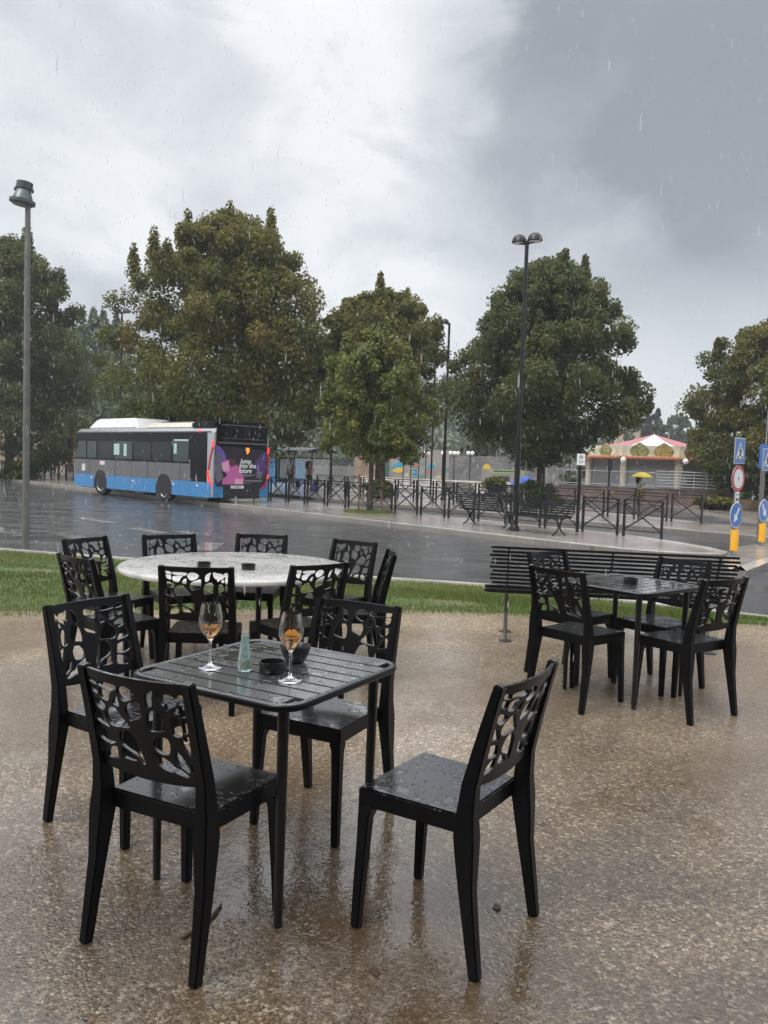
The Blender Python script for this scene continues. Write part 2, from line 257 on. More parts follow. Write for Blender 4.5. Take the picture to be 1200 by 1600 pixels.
# ------------------------------------------------------------------ mesh helpers
class MB:
    def __init__(s): s.v = []; s.f = []; s.m = []
    def add(s, vs, fs, mi=0, X=None):
        o = len(s.v); s.v += [tuple(X @ Vector(p)) if X is not None else tuple(p) for p in vs]
        s.f += [tuple(i + o for i in f) for f in fs]; s.m += [mi] * len(fs); return s
    def box(s, c, d, mi=0, X=None):
        x, y, z = c; a, b, h = d[0] / 2, d[1] / 2, d[2] / 2
        vs = [(x + i * a, y + j * b, z + k * h) for k in (-1, 1) for j in (-1, 1) for i in (-1, 1)]
        return s.add(vs, [(0, 2, 3, 1), (4, 5, 7, 6), (0, 1, 5, 4), (2, 6, 7, 3), (0, 4, 6, 2), (1, 3, 7, 5)], mi, X)
    def tube(s, pts, r, n=8, mi=0, X=None, flat_=None, up=None):
        """swept tube; r a number or one per point; flat_ = list of (half width, half height) for a rectangular bar"""
        pts = [Vector(p) for p in pts]; k = len(pts); vs = []; fs = []
        if flat_: n = 4
        rs = r if isinstance(r, (list, tuple)) else [r] * k
        t0 = (pts[1] - pts[0]).normalized(); a = Vector(up) if up else (Vector((0, 0, 1)) if abs(t0.z) < .9 else Vector((1, 0, 0)))
        for i, p in enumerate(pts):
            t = (pts[min(k - 1, i + 1)] - pts[max(0, i - 1)]).normalized()
            a = (a - t * a.dot(t)).normalized(); b = t.cross(a)
            if flat_:
                w, h = flat_[i] if isinstance(flat_[0], (tuple, list)) else flat_
                vs += [p + b * (w * q[0]) + a * (h * q[1]) for q in ((-1, -1), (1, -1), (1, 1), (-1, 1))]
            else: vs += [p + (a * math.cos(2 * math.pi * j / n) + b * math.sin(2 * math.pi * j / n)) * rs[i] for j in range(n)]
        for i in range(k - 1):
            for j in range(n): fs.append((i * n + j, i * n + (j + 1) % n, (i + 1) * n + (j + 1) % n, (i + 1) * n + j))
        fs += [tuple(range(n - 1, -1, -1)), tuple(range((k - 1) * n, k * n))]
        return s.add(vs, fs, mi, X)
    def lathe(s, prof, n=24, mi=0, X=None):
        vs = []; fs = []
        for r, z in prof: vs += [(r * math.cos(2 * math.pi * j / n), r * math.sin(2 * math.pi * j / n), z) for j in range(n)]
        for i in range(len(prof) - 1):
            for j in range(n): fs.append((i * n + j, i * n + (j + 1) % n, (i + 1) * n + (j + 1) % n, (i + 1) * n + j))
        if prof[0][0] > 1e-4: fs.append(tuple(range(n - 1, -1, -1)))
        if prof[-1][0] > 1e-4: fs.append(tuple(range((len(prof) - 1) * n, len(prof) * n)))
        return s.add(vs, fs, mi, X)
    def prism(s, poly, z0, z1, mi=0, X=None):
        n = len(poly); vs = [(x, y, z0) for x, y in poly] + [(x, y, z1) for x, y in poly]
        fs = [tuple(range(n - 1, -1, -1)), tuple(range(n, 2 * n))] + [(i, (i + 1) % n, n + (i + 1) % n, n + i) for i in range(n)]
        return s.add(vs, fs, mi, X)
    def ball(s, c, r, n=10, mi=0, X=None):
        r = r if isinstance(r, (tuple, list)) else (r, r, r); m = max(4, n // 2); vs = []; fs = []
        for i in range(m + 1):
            for j in range(n):
                th, ph = math.pi * i / m, 2 * math.pi * j / n
                vs.append((c[0] + r[0] * math.sin(th) * math.cos(ph), c[1] + r[1] * math.sin(th) * math.sin(ph), c[2] + r[2] * math.cos(th)))
        for i in range(m):
            for j in range(n): fs.append((i * n + j, (i + 1) * n + j, (i + 1) * n + (j + 1) % n, i * n + (j + 1) % n))
        return s.add(vs, fs, mi, X)
    def build(s, name, mats, parent=None, bevel=0.0, angle=35, seg=2):
        me = bpy.data.meshes.new(name); me.from_pydata(s.v, [], s.f)
        for m in (mats if isinstance(mats, (list, tuple)) else [mats]): me.materials.append(M[m])
        me.polygons.foreach_set('material_index', s.m)
        bm = bmesh.new(); bm.from_mesh(me); bmesh.ops.remove_doubles(bm, verts=bm.verts, dist=1e-5); bmesh.ops.dissolve_degenerate(bm, edges=bm.edges, dist=1e-6)
        bmesh.ops.recalc_face_normals(bm, faces=bm.faces)
        if bevel:
            es = [e for e in bm.edges if len(e.link_faces) == 2 and e.calc_face_angle(0) > math.radians(30)]
            bmesh.ops.bevel(bm, geom=es, offset=bevel, segments=seg, affect='EDGES', clamp_overlap=True)
        bm.to_mesh(me); bm.free(); me.shade_smooth(); me.set_sharp_from_angle(angle=math.radians(angle))
        return link(name, me, parent)
def link(name, me, parent=None):
    o = bpy.data.objects.new(name, me); COL.objects.link(o); o.parent = parent; return o
def tag(o, label=None, cat=None, group=None, kind=None):
    for k, v in (('label', label), ('category', cat), ('group', group), ('kind', kind)):
        if v: o[k] = v
    return o
def thing(name, label, cat, loc=(0, 0, 0), rz=0.0, group=None):
    o = bpy.data.objects.new(name, None); COL.objects.link(o); o.location = loc; o.rotation_euler = (0, 0, rz); o.empty_display_size = .2
    return tag(o, label, cat, group)
def dup(root, loc, rz, label):
    r = root.copy(); COL.objects.link(r); r.location = loc; r.rotation_euler = (0, 0, rz); r['label'] = label
    for ch in list(root.children):
        c = ch.copy(); COL.objects.link(c); c.parent = r
        for gch in ch.children:
            d = gch.copy(); COL.objects.link(d); d.parent = c
    return r
def first_or_dup(store, key, maker, loc, rz, label):
    if key not in store:
        o = maker(); o.location = loc; o.rotation_euler = (0, 0, rz); o['label'] = label; store[key] = o; return o
    return dup(store[key], loc, rz, label)
KIT = {}
def mesh_from_arrays(name, V, F, tint=None, mats=()):
    me = bpy.data.meshes.new(name); k = F.shape[1]
    me.vertices.add(len(V)); me.vertices.foreach_set('co', V.astype(np.float32).ravel())
    me.loops.add(F.size); me.loops.foreach_set('vertex_index', F.astype(np.int32).ravel())
    me.polygons.add(len(F)); me.polygons.foreach_set('loop_start', np.arange(0, F.size, k, dtype=np.int32))
    me.update(calc_edges=True)
    if tint is not None:
        a = me.attributes.new('tint', 'FLOAT', 'FACE'); a.data.foreach_set('value', tint.astype(np.float32))
    for m in mats: me.materials.append(M[m])
    return me
def text_mesh(s, size, depth=.002, shear=0.0, bold=0.0, align='CENTER', spacing=1.0):
    cu = bpy.data.curves.new('t', 'FONT'); cu.body = s; cu.size = size; cu.extrude = depth; cu.shear = shear; cu.offset = bold; cu.align_x = align; cu.align_y = 'CENTER'; cu.space_line = spacing
    o = bpy.data.objects.new('t', cu); COL.objects.link(o); dg = bpy.context.evaluated_depsgraph_get(); dg.update()
    me = bpy.data.meshes.new_from_object(o.evaluated_get(dg)); bpy.data.objects.remove(o); bpy.data.curves.remove(cu); me.materials.clear(); return me
def text(name, s, size, material, X, parent, **k):
    me = text_mesh(s, size, **k); me.materials.append(M[material]); me.transform(X); return link(name, me, parent)
def smooth_loop(pts, sub=5):
    out = []; n = len(pts)
    for i in range(n):
        p0, p1, p2, p3 = (Vector(pts[(i + k - 1) % n]) for k in range(4))
        for j in range(sub):
            t = j / sub; out.append(.5 * ((2 * p1) + (p2 - p0) * t + (2 * p0 - 5 * p1 + 4 * p2 - p3) * t * t + (3 * p1 - p0 - 3 * p2 + p3) * t ** 3))
    return out
# ------------------------------------------------------------------ the ground
ROADZ, PAVZ = -.33, -.20
KD, KN = Vector((-.663, .748, 0)), Vector((.748, .663, 0))              # along / across the far kerb
KRZ = math.atan2(KD.y, KD.x)
def SN(s, n, z=PAVZ): return Vector((4.8 + KD.x * s + KN.x * n, 17.43 + KD.y * s + KN.y * n, z))
def s_at(u, n):
    """distance along the kerb at which a line n metres from it crosses picture column u (pavement height)"""
    lo, hi = -6.0, 90.0
    for _ in range(50):
        m = (lo + hi) / 2; q = SN(m, n); d = q - Vector((0, 0, EYE)); y2 = -d.y * math.sin(PITCH) + d.z * math.cos(PITCH)
        z2 = d.y * math.cos(PITCH) + d.z * math.sin(PITCH) * -1; v2 = d.y * math.sin(PITCH) + d.z * math.cos(PITCH)
        uu = 600 + FPX / z2 * (d.x * math.cos(ROLL) + v2 * math.sin(ROLL))
        lo, hi = (m, hi) if uu > u else (lo, m)
    return lo
def structure(name, mb, m, **k): return tag(mb.build(name, m, **k), kind='structure')
g = MB(); g.add([(-900, -300, ROADZ), (900, -300, ROADZ), (900, 1200, ROADZ), (-900, 1200, ROADZ)], [(0, 1, 2, 3)]); structure('road', g, 'wet_asphalt')
plaza_edge = [Vector((-40, 3.0, 0)), Vector((-12, 5.6, 0))] + [P(u, v, 0) for u, v in ((-150, 958), (0, 956), (150, 953), (300, 952), (500, 952), (700, 955), (850, 961), (1000, 968), (1199, 976))] + [Vector((8, 7.6, 0)), Vector((40, 5, 0))]
road_edge = [Vector((-46, 20, -.3)), Vector((-14, 16.3, -.3))] + [P(u, v, -.3) for u, v in ((-150, 848), (0, 857), (100, 865), (200, 872), (450, 893), (640, 905), (760, 913), (1000, 940), (1199, 963))] + [Vector((11, 8.0, -.3)), Vector((42, 6, -.3))]
def resample(pl, n):
    d = [0]; 
    for a, b in zip(pl, pl[1:]): d.append(d[-1] + (b - a).length)
    out = []
    for i in range(n):
        t = d[-1] * i / (n - 1); j = max(k for k in range(len(pl) - 1) if d[k] <= t + 1e-9); f = (t - d[j]) / max(1e-9, d[j + 1] - d[j]); out.append(pl[j].lerp(pl[j + 1], min(1, f)))
    return out
g = MB(); poly = [(q.x, q.y) for q in plaza_edge] + [(40, -30), (-40, -30)]
g.prism(poly, -.6, 0.0); structure('plaza', g, 'wet_gravel')
NS = 9; vs = []; fs = []
for a, b in zip(plaza_edge, road_edge):
    for j in range(NS):
        t = j / (NS - 1); q = a.lerp(b, t); vs.append((q.x, q.y, -.012 - .31 * t * t * (3 - 2 * t)))
for i in range(len(plaza_edge) - 1):
    for j in range(NS - 1): k = i * NS + j; fs.append((k, k + NS, k + NS + 1, k + 1))
g = MB(); g.add(vs, fs); structure('lawn', g, 'turf_soil')
# grass blades (nobody could count them)
def lawn_point(n):
    i = RNG.integers(1, len(plaza_edge) - 2, n * 3); f = RNG.random(n * 3); t = RNG.random(n * 3) ** .9 * 1.03 - .02 - .02 * RNG.random(n * 3)
    A = np.array(plaza_edge); B = np.array(road_edge)
    wgt = np.linalg.norm(A[i + 1] - A[i], axis=1); keep = RNG.random(n * 3) < wgt / 2.2
    a = A[i] + (A[i + 1] - A[i]) * f[:, None]; b = B[i] + (B[i + 1] - B[i]) * f[:, None]
    q = a + (b - a) * t[:, None]; tc_ = np.clip(t, 0, 1); q[:, 2] = -.014 - .31 * tc_ * tc_ * (3 - 2 * tc_) + np.where(t < 0, .016, 0)
    vis = keep & (np.abs(q[:, 0]) < .62 * q[:, 1] + 1.0)
    return q[vis][:n], t[vis][:n]
Q, T = lawn_point(90000)
def lump(x, y, f): return np.sin(x * f + 1.3 * np.sin(y * f * .7)) * np.cos(y * f * 1.1 + np.sin(x * f * .6))
bare = (.75 * (lump(Q[:, 0] + 3, Q[:, 1] * 2, 1.1) > .62) + np.exp(-((Q[:, 0] + 5.2) / 2.0) ** 2 - ((Q[:, 1] - 11.2) / .5) ** 2) + .5 * np.exp(-((Q[:, 0] + 5.5) / 1.2) ** 2 - ((Q[:, 1] - 8.3) / .4) ** 2)) > RNG.random(len(Q)) * .9
Q = Q[~bare]; T = T[~bare]; n = len(Q)
h = (.020 + .034 * RNG.random(n)) * (1 + .35 * lump(Q[:, 0], Q[:, 1], 1.7)); an = RNG.random(n) * 6.283; ln = .5 * h * RNG.random(n); la = RNG.random(n) * 6.283
w = .004 + .004 * RNG.random(n)
dx, dy = np.cos(an) * w, np.sin(an) * w
V = np.stack([Q + np.stack([dx, dy, 0 * h], 1), Q - np.stack([dx, dy, 0 * h], 1), Q + np.stack([np.cos(la) * ln, np.sin(la) * ln, h], 1)], 1).reshape(-1, 3)
tint = np.clip(.35 + .28 * lump(Q[:, 0], Q[:, 1], .9) + .22 * RNG.standard_normal(n), 0, 1)
tag(link('grass', mesh_from_arrays('grass', V, np.arange(3 * n).reshape(-1, 3), tint, ['blade'])), 'green grass growing in the strip between plaza and road', 'grass', kind='stuff')
# kerbs and pavements
def ribbon(pts, w, z0, z1, mb):
    """kerb of width w laid to the left of the polyline"""
    pts = [Vector((p[0], p[1], 0)) for p in pts]; L = []
    for i, p in enumerate(pts):
        t = (pts[min(i + 1, len(pts) - 1)] - pts[max(i - 1, 0)]).normalized(); L.append(p + Vector((-t.y, t.x, 0)) * w)
    n = len(pts); vs = [(p.x, p.y, z) for z in (z0, z1) for p in pts + L]; fs = []
    for i in range(n - 1):
        fs += [(2 * n + i, 2 * n + i + 1, 3 * n + i + 1, 3 * n + i), (i, i + 1, 2 * n + i + 1, 2 * n + i), (n + i + 1, n + i, 3 * n + i, 3 * n + i + 1)]
    fs += [(0, 2 * n, 3 * n, n), (n - 1, 2 * n - 1, 4 * n - 1, 3 * n - 1)]
    mb.add(vs, fs)
g = MB(); ribbon(road_edge[1:-1], -.14, -.5, -.285, g); structure('lawn_kerb', g, 'kerb_stone')
front = [(90, 0), (60, 0), (40, 0), (20, 0), (8, 0), (2, 0), (.6, .02), (-.4, .12), (-1.1, .35), (-1.7, .8), (-1.95, 1.3), (-1.7, 1.9), (-1.0, 2.5), (0, 3.0), (1.2, 3.5), (2.6, 3.8), (10, 3.85), (30, 3.85), (90, 3.85)]
g = MB(); g.prism([(q.x, q.y) for q in (SN(*a) for a in front)], -.7, PAVZ); structure('pavement', g, 'wet_paving')
g = MB(); ribbon([SN(*a) for a in front[:11]], .30, -.66, PAVZ + .006, g); ribbon([SN(*a) for a in front[11:]], .2, -.66, PAVZ + .005, g); structure('kerb', g, 'kerb_stone')
second = [(90, 7), (50, 7), (20, 7), (6, 7), (0, 7), (-16, 7), (-16, 11.2), (4, 11.2), (8, 12.5), (12, 16), (40, 17), (90, 17)]
g = MB(); g.prism([(q.x, q.y) for q in (SN(*a) for a in second)], -.7, PAVZ + .003); structure('island_pavement', g, 'wet_paving')
g = MB(); ribbon([SN(*a) for a in second[:6]], .25, -.66, PAVZ + .009, g); ribbon([SN(*a) for a in second[7:]], .2, -.66, PAVZ + .008, g); structure('island_kerb', g, 'kerb_stone')
square = [(14.3, 25), (13.75, 29.4), (13.9, 36.7), (9, 45), (-2, 58), (-40, 92), (-40, 170), (120, 170), (120, 25)]
g = MB(); g.prism(square, -.7, PAVZ + .004); structure('far_pavement', g, 'wet_paving')
refuge = [P(u, v, PAVZ) for u, v in ((1128, 878), (1140, 890), (1165, 893), (1199, 880), (1260, 862), (1400, 850), (1400, 838), (1200, 848), (1145, 855))]
g = MB(); g.prism([(q.x, q.y) for q in refuge], -.7, PAVZ + .002); structure('traffic_island', g, 'wet_paving')
g = MB(); ribbon(refuge[:6], .26, -.66, PAVZ + .008, g); structure('traffic_island_kerb', g, 'kerb_stone')
g = MB()
for u, v, L in ((324, 854, 1.5), (150, 813, 2.0), (230, 829, 1.6), (12, 831, 2.2), (110, 838, 1.8), (300, 833, 1.2), (860, 900, 3.0)):
    c = P(u, v, ROADZ); a = KD * (L / 2) if u < 320 else Vector((-.05, 1, 0)) * (L / 2); b = Vector((.24, 0, 0)) if u > 320 else KN * .2
    g.add([c - a - b, c + a - b, c + a + b, c - a + b], [(0, 3, 2, 1)])
g.v = [(x, y, ROADZ + .004) for x, y, z in g.v]; structure('road_markings', g, 'road_paint')
# the wooded hill behind
def hill_z(x, y):
    r = max(0.0, (y + .15 * x - 150) / 120); k = 25 * min(1, r) ** 1.2
    k *= .62 + .38 * math.cos((x + 25) / 75) * (1 if abs(x + 25) < 235 else -1)
    if x > .15 * y: k *= max(.08, 1 - (x / y - .15) / .07)
    return k + .6 * math.sin(x * .07) * math.cos(y * .05) * min(1, r) - .3
NXh, NYh = 46, 20; vs = []; fs = []
for j in range(NYh):
    for i in range(NXh): x = -330 + 660 * i / (NXh - 1); y = 140 + 330 * (j / (NYh - 1)) ** 1.3; vs.append((x, y, hill_z(x, y) if j else -.6))
for j in range(NYh - 1):
    for i in range(NXh - 1): k = j * NXh + i; fs.append((k, k + 1, k + NXh + 1, k + NXh))
g = MB(); g.add(vs, fs); structure('hill', g, 'hill_ground')
# unseen cafe front and canopy behind the viewer, added to shade and darken reflections
g = MB(); g.box((0, -4.2, 3.2), (34, .5, 7.4)); g.box((0, -2.3, 3.05), (16, 3.4, .12))
for x in (-7.5, -2.5, 2.5, 7.5): g.box((x, -.75, 1.5), (.10, .10, 3.0))
structure('unseen_cafe_shade_wall', g, 'concrete_grey')
# ------------------------------------------------------------------ trees
def leaves(clumps, size, jitter=.5, droop=.35):
    """clumps: (centre, (rx, ry, rz), count, tint) -> vertex, quad and tint arrays of bent leaf sprays"""
    Vs, Ts = [], []
    for c, r, n, t in clumps:
        d = RNG.standard_normal((n, 3)); d /= np.linalg.norm(d, axis=1)[:, None]; rad = RNG.random(n) ** .42
        q = np.array(c) + d * rad[:, None] * np.array(r)
        nrm = d * .7 + RNG.standard_normal((n, 3)) * jitter + np.array([0, 0, .55]); nrm /= np.linalg.norm(nrm, axis=1)[:, None]
        a = np.cross(nrm, RNG.standard_normal((n, 3))); a[:, 2] -= droop; a /= np.linalg.norm(a, axis=1)[:, None]
        b = np.cross(nrm, a); L = size * (.6 + .8 * RNG.random(n)); w = L * (.34 + .12 * RNG.random(n))
        L = L[:, None]; w = w[:, None]
        Vs.append(np.stack([q - a * L * .5, q + b * w - nrm * w * .3 - a * L * .05, q + a * L * .55 - nrm * L * .12, q - b * w - nrm * w * .3 - a * L * .05], 1).reshape(-1, 3))
        Ts.append(np.clip(t + .16 * RNG.standard_normal(n), 0, 1))
    V = np.concatenate(Vs); return V, np.arange(len(V)).reshape(-1, 4), np.concatenate(Ts)
def prof(pr, t):
    for (a, ra), (b, rb) in zip(pr, pr[1:]):
        if t <= b: return ra + (rb - ra) * (t - a) / max(1e-6, b - a)
    return pr[-1][1]
def tree(name, label, cat, base, height, width, pr, clear=.18, nclump=150, per=110, leafsize=.2, leafmat_='leaf_linden', tint=.4, toptint=.2, trunk_r=.17, group=None, bark='bark', lean=0.0, lobes=6, seed=0, fill=.45, clr=.085, shoots=17):
    """pr: outline of the crown as (share of crown height, share of half width)"""
    rnd = random.Random(seed); root = thing(name, label, cat, base, 0, group)
    z0 = height * clear; H = height - z0; R = width / 2 * 1.07; pha = [rnd.random() * 6.28 for _ in range(4)]
    cl = []
    for i in range(nclump):
        t = (i + rnd.random()) / nclump; t = t ** .85; an = rnd.random() * 6.283
        lob = 1 + .08 * math.sin(lobes * an + pha[0] + 5 * t) + .05 * math.sin(3 * an + pha[1] - 9 * t)
        rr = R * prof(pr, t) * lob; f = rnd.random() ** fill
        cr_ = clr * height * (.55 + .6 * rnd.random()) * (1 - .42 * t)
        x, y = math.cos(an) * max(0, rr * f - cr_ * .45), math.sin(an) * max(0, rr * f - cr_ * .45)
        z = z0 + H * t - .06 * H * f * (1 - t) - cr_ * .5
        elong = 1.0 + .8 * t * rnd.random()
        cl.append(((x + lean * t, y, z), (cr_, cr_, cr_ * .75 * elong), int(per * (.55 + .9 * rnd.random())), tint + toptint * (t - .4) + .19 * rnd.gauss(0, 1)))
    for k in range(shoots):                                        # leading shoots that break the outline
        an = 6.283 * k / shoots * 3 + rnd.random(); t = .5 + .46 * rnd.random(); rr = R * prof(pr, t) * (.35 + .62 * rnd.random())
        for q in range(3): cl.append(((math.cos(an) * rr + lean * t, math.sin(an) * rr, z0 + H * t + q * .032 * height), (.034 * height * (1 - .24 * q),) * 2 + (.045 * height,), int(per * .55), tint + toptint * .5))
    V, F, T_ = leaves(cl, leafsize)
    link('crown', mesh_from_arrays('crown', V, F, T_, [leafmat_]), root)
    g = MB(); zt = z0 + H * .72; ph = rnd.random() * 6
    pts = [(lean * (z / height) * .6 + .05 * math.sin(z * .9 + ph), .05 * math.cos(z * .8 + ph), z) for z in np.linspace(-.12, zt, 12)]
    g.tube(pts, [trunk_r * (1.35 if i == 0 else 1.05 - .9 * i / 11) for i in range(12)], 10)
    for k in range(22):
        c = rnd.choice(cl); s = min(zt * .92, max(z0 * .8, c[0][2] - .35 * math.hypot(c[0][0], c[0][1]) - .2)); j = (s + .12) / (zt + .12) * 11; b0 = Vector(pts[int(j)]).lerp(Vector(pts[min(11, int(j) + 1)]), j % 1)
        e = Vector(c[0]); mdl = b0.lerp(e, .5) + Vector((0, 0, .12 * (e - b0).length)); r0 = trunk_r * .42 * (1 - .6 * s / height)
        g.tube([b0, b0.lerp(mdl, .6), mdl, e], [r0, r0 * .75, r0 * .55, r0 * .2], 6)
    g.build('trunk', bark, root); return root
LIND = [(0, .55), (.06, .86), (.16, 1), (.4, .97), (.6, .86), (.75, .72), (.88, .52), (.95, .32), (1, .1)]
CONE = [(0, .5), (.1, .9), (.22, 1), (.4, .92), (.6, .68), (.8, .4), (.93, .17), (1, .04)]
OVAL = [(0, .4), (.15, .85), (.4, 1), (.65, .96), (.82, .8), (.93, .55), (1, .15)]
def ground_at(u, y, z=PAVZ): q = PY(u, 760, y); return (q.x, y, z)
GT = 'street trees along the square'
tree('linden_tree', 'tallest broad dark green tree with yellowing leaves rising behind the bus', 'tree', ground_at(350, 39.0), 12.9, 10.9, [(0, .62), (.08, .92), (.22, 1), (.5, .93), (.66, .82), (.78, .68), (.88, .54), (.95, .34), (1, .1)], .235, 420, 400, .128, 'leaf_linden', .52, .42, .24, GT, seed=3, lobes=5)
tree('linden_tree', 'dense dark green tree whose crown stands behind the tall two headed street lamp', 'tree', ground_at(846, 36.0), 10.5, 9.0, [(0, .16), (.06, .36), (.13, .58), (.21, .84), (.30, 1), (.42, .95), (.56, .82), (.7, .70), (.82, .58), (.9, .46), (.96, .3), (1, .1)],  .265, 380, 400, .125, 'leaf_dark', .5, .3, .2, GT, seed=11)
tree('young_tree', 'small fresh green tree with tiered branches tied to two wooden stakes', 'tree', ground_at(577, 27.0), 6.0, 3.9, [(0, .5), (.05, .95), (.2, .78), (.26, .95), (.45, 1), (.7, .8), (.9, .45), (1, .1)], .35, 150, 190, .115, 'leaf_fresh', .6, .25, .095, None, seed=5, clr=.075)
tree('linden_tree', 'tree with yellowish brown crown behind the staked young tree', 'tree', ground_at(592, 41.0), 10.1, 6.6, OVAL, .27, 260, 330, .135, 'leaf_autumn', .5, .3, .28, GT, seed=8, bark='bark_pale')
tree('linden_tree', 'dark green tree at the left edge behind the grey lamp post', 'tree', ground_at(14, 50.0), 14.2, 10.6, LIND, .14, 280, 320, .165, 'leaf_dark', .55, .25, .26, GT, seed=14)
tree('linden_tree', 'slim distant tree left of the bus behind the others', 'tree', ground_at(152, 78.0), 14.5, 6.5, OVAL, .14, 100, 150, .26, 'leaf_hazed', .45, .2, .22, 'trees behind the bus', seed=17)
tree('linden_tree', 'low distant tree just above the front of the bus', 'tree', ground_at(205, 66.0), 9.5, 8.0, OVAL, .16, 100, 150, .23, 'leaf_hazed', .45, .2, .22, 'trees behind the bus', seed=18)
tree('linden_tree', 'second distant tree above the front of the bus, close beside the left edge tree', 'tree', ground_at(110, 72.0), 12.0, 8.0, OVAL, .16, 100, 150, .23, 'leaf_hazed', .45, .2, .22, 'trees behind the bus', seed=19)
tree('broad_tree', 'leafy green tree at the right edge above the crossing signs', 'tree', ground_at(1206, 40.0, -.2), 9.0, 8.0, OVAL, .14, 340, 360, .125, 'leaf_linden', .45, .25, .2, None, seed=23, clr=.1)
tree('leafy_sapling', 'thin young tree by the graffiti wall beside the globe lamps', 'tree', ground_at(748, 75.0), 4.2, 3.4, OVAL, .3, 30, 60, .3, 'leaf_dark', .4, .2, .07, None, seed=29)
tree('leafy_sapling', 'thin grey green tree growing beside the left side of the shuttered kiosk', 'tree', ground_at(888, 56.0), 4.6, 3.4, OVAL, .2, 34, 60, .24, 'leaf_hazed', .4, .2, .07, None, seed=30)
for u, y, h_, w_, lab, sd_ in ((1160, 38.5, 2.9, 2.4, 'dark bush under the right edge tree, nearest the ramp', 31), (1192, 37.0, 3.2, 2.6, 'dark bush under the right edge tree, beside the grey poles', 32), (1112, 48.0, 4.6, 3.2, 'grey green bush overlapping the right side of the kiosk', 33)):
    tree('tall_bush', lab, 'bush', ground_at(u, y), h_, w_, OVAL, .05, 50, 80, .16, 'leaf_dark', .5, .2, .05, 'bushes by the ramp', seed=sd_)
# shrubs: one round crown on a few short stems
def shrub(label, base, h_, w_, mt, seed, n=26, per=70, size=.16, group=None):
    rnd = random.Random(seed); root = thing('shrub', label, 'shrub', base, 0, group); cl = []
    for i in range(n):
        an = rnd.random() * 6.283; f = rnd.random() ** .5; t = rnd.random()
        cl.append(((math.cos(an) * f * w_ * .42, math.sin(an) * f * w_ * .42, .12 + h_ * .75 * t * (1 - .35 * f)), (w_ * .17,) * 2 + (h_ * .16,), per, .45 + .25 * rnd.gauss(0, 1)))
    link('foliage', mesh_from_arrays('foliage', *leaves(cl, size), [mt]), root); g = MB()
    for k in range(5): an = k * 1.26; g.tube([(0, 0, -.02), (.2 * w_ * math.cos(an), .2 * w_ * math.sin(an), h_ * .35), (.32 * w_ * math.cos(an), .32 * w_ * math.sin(an), h_ * .7)], [.025, .018, .008], 5)
    g.build('stem', 'bark', root)
shrub('yellow green shrub at the foot of the yellowing tree behind the staked young tree', ground_at(592, 38.6), 1.0, 1.9, 'leaf_autumn', 41)
shrub('leafy green shrub around the trunk foot behind the iron bench by the tall lamp', ground_at(834, 34.6), 1.25, 2.3, 'leaf_shrub', 42, 34)
shrub('round green shrub between two barriers in front of the graffiti wall', ground_at(772, 52.0), 1.4, 1.6, 'leaf_linden', 43)
shrub('green shrub at the foot of the left edge tree', ground_at(28, 47.5), 1.4, 2.4, 'leaf_shrub', 44)
shrub('yellow flowering shrub behind the shelter, next to its glass wall', ground_at(492, 58.0), 2.0, 2.2, 'leaf_shrub', 45, group='flowering shrubs behind the shelter')
shrub('yellow flowering shrub behind the thin pole right of the shelter', ground_at(526, 58.0), 2.1, 2.4, 'leaf_shrub', 46, group='flowering shrubs behind the shelter')
shrub('dry brown shrub on the bank below the ramp railing', ground_at(1120, 37.6), .75, 1.9, 'leaf_autumn', 47)
# the wood on the hill: one far mass
cl = []; rnd = random.Random(5)
for i in range(1150):
    y = 150 + 150 * rnd.random() ** 1.25; x = (rnd.random() * 2 - 1) * (.62 * y + 20); r = 2.2 + 2.2 * rnd.random(); zz = hill_z(x, y)
    if x > .20 * y and (x > .52 * y or rnd.random() < .8): continue
    if x > .20 * y: r *= .5
    t_ = .45 + .3 * rnd.gauss(0, 1); hh = r * (1.3 + .9 * rnd.random())
    for k in range(3): cl.append(((x + rnd.gauss(0, r * .35), y + rnd.gauss(0, r * .35), zz + hh * (.35 + .38 * k)), (r * (1 - .22 * k),) * 2 + (r * .55,), 60, t_))
tag(link('woodland', mesh_from_arrays('woodland', *leaves(cl, 1.0), ['leaf_hazed'])), 'misty green wood covering the hillside behind the square', 'wood', kind='stuff')
def cypress(label, u, y, z, h_, w_, seed):
    tree('cypress_tree', label, 'tree', ground_at(u, y, z), h_, w_, [(0, .5), (.1, .85), (.3, 1), (.6, .8), (.85, .42), (1, .06)], .06, 90, 90, .5, 'leaf_cypress', .4, .1, .25, 'dark trees on the hilltop', seed=seed, fill=.7, clr=.06, shoots=0)
cypress('taller ragged dark cypress on the hill behind the tented kiosk roof', 1007, 150, 3.5, 11.5, 3.4, 61)
cypress('pointed dark cypress left of the tented roof peak on the hill', 1022, 150, 3.5, 9.3, 3.3, 62)
tree('round_tree', 'round grey green tree on the hill in front of the yellow house', 'tree', ground_at(1052, 140, 3.0), 8.0, 6.8, OVAL, .1, 60, 90, .5, 'leaf_hazed', .3, .1, .25, 'dark trees on the hilltop', seed=63)
tree('round_tree', 'low round tree on the hill between the pink roofed house and the big dark tree', 'tree', ground_at(955, 135, 2.0), 8.5, 8.5, OVAL, .1, 60, 90, .5, 'leaf_hazed', .4, .1, .25, 'dark trees on the hilltop', seed=64)
tree('round_tree', 'lowest round tree on the hill in front of the balcony of the yellow house', 'tree', ground_at(1078, 138, 2.0), 6.6, 6.0, OVAL, .1, 50, 80, .5, 'leaf_hazed', .25, .1, .25, 'dark trees on the hilltop', seed=65)
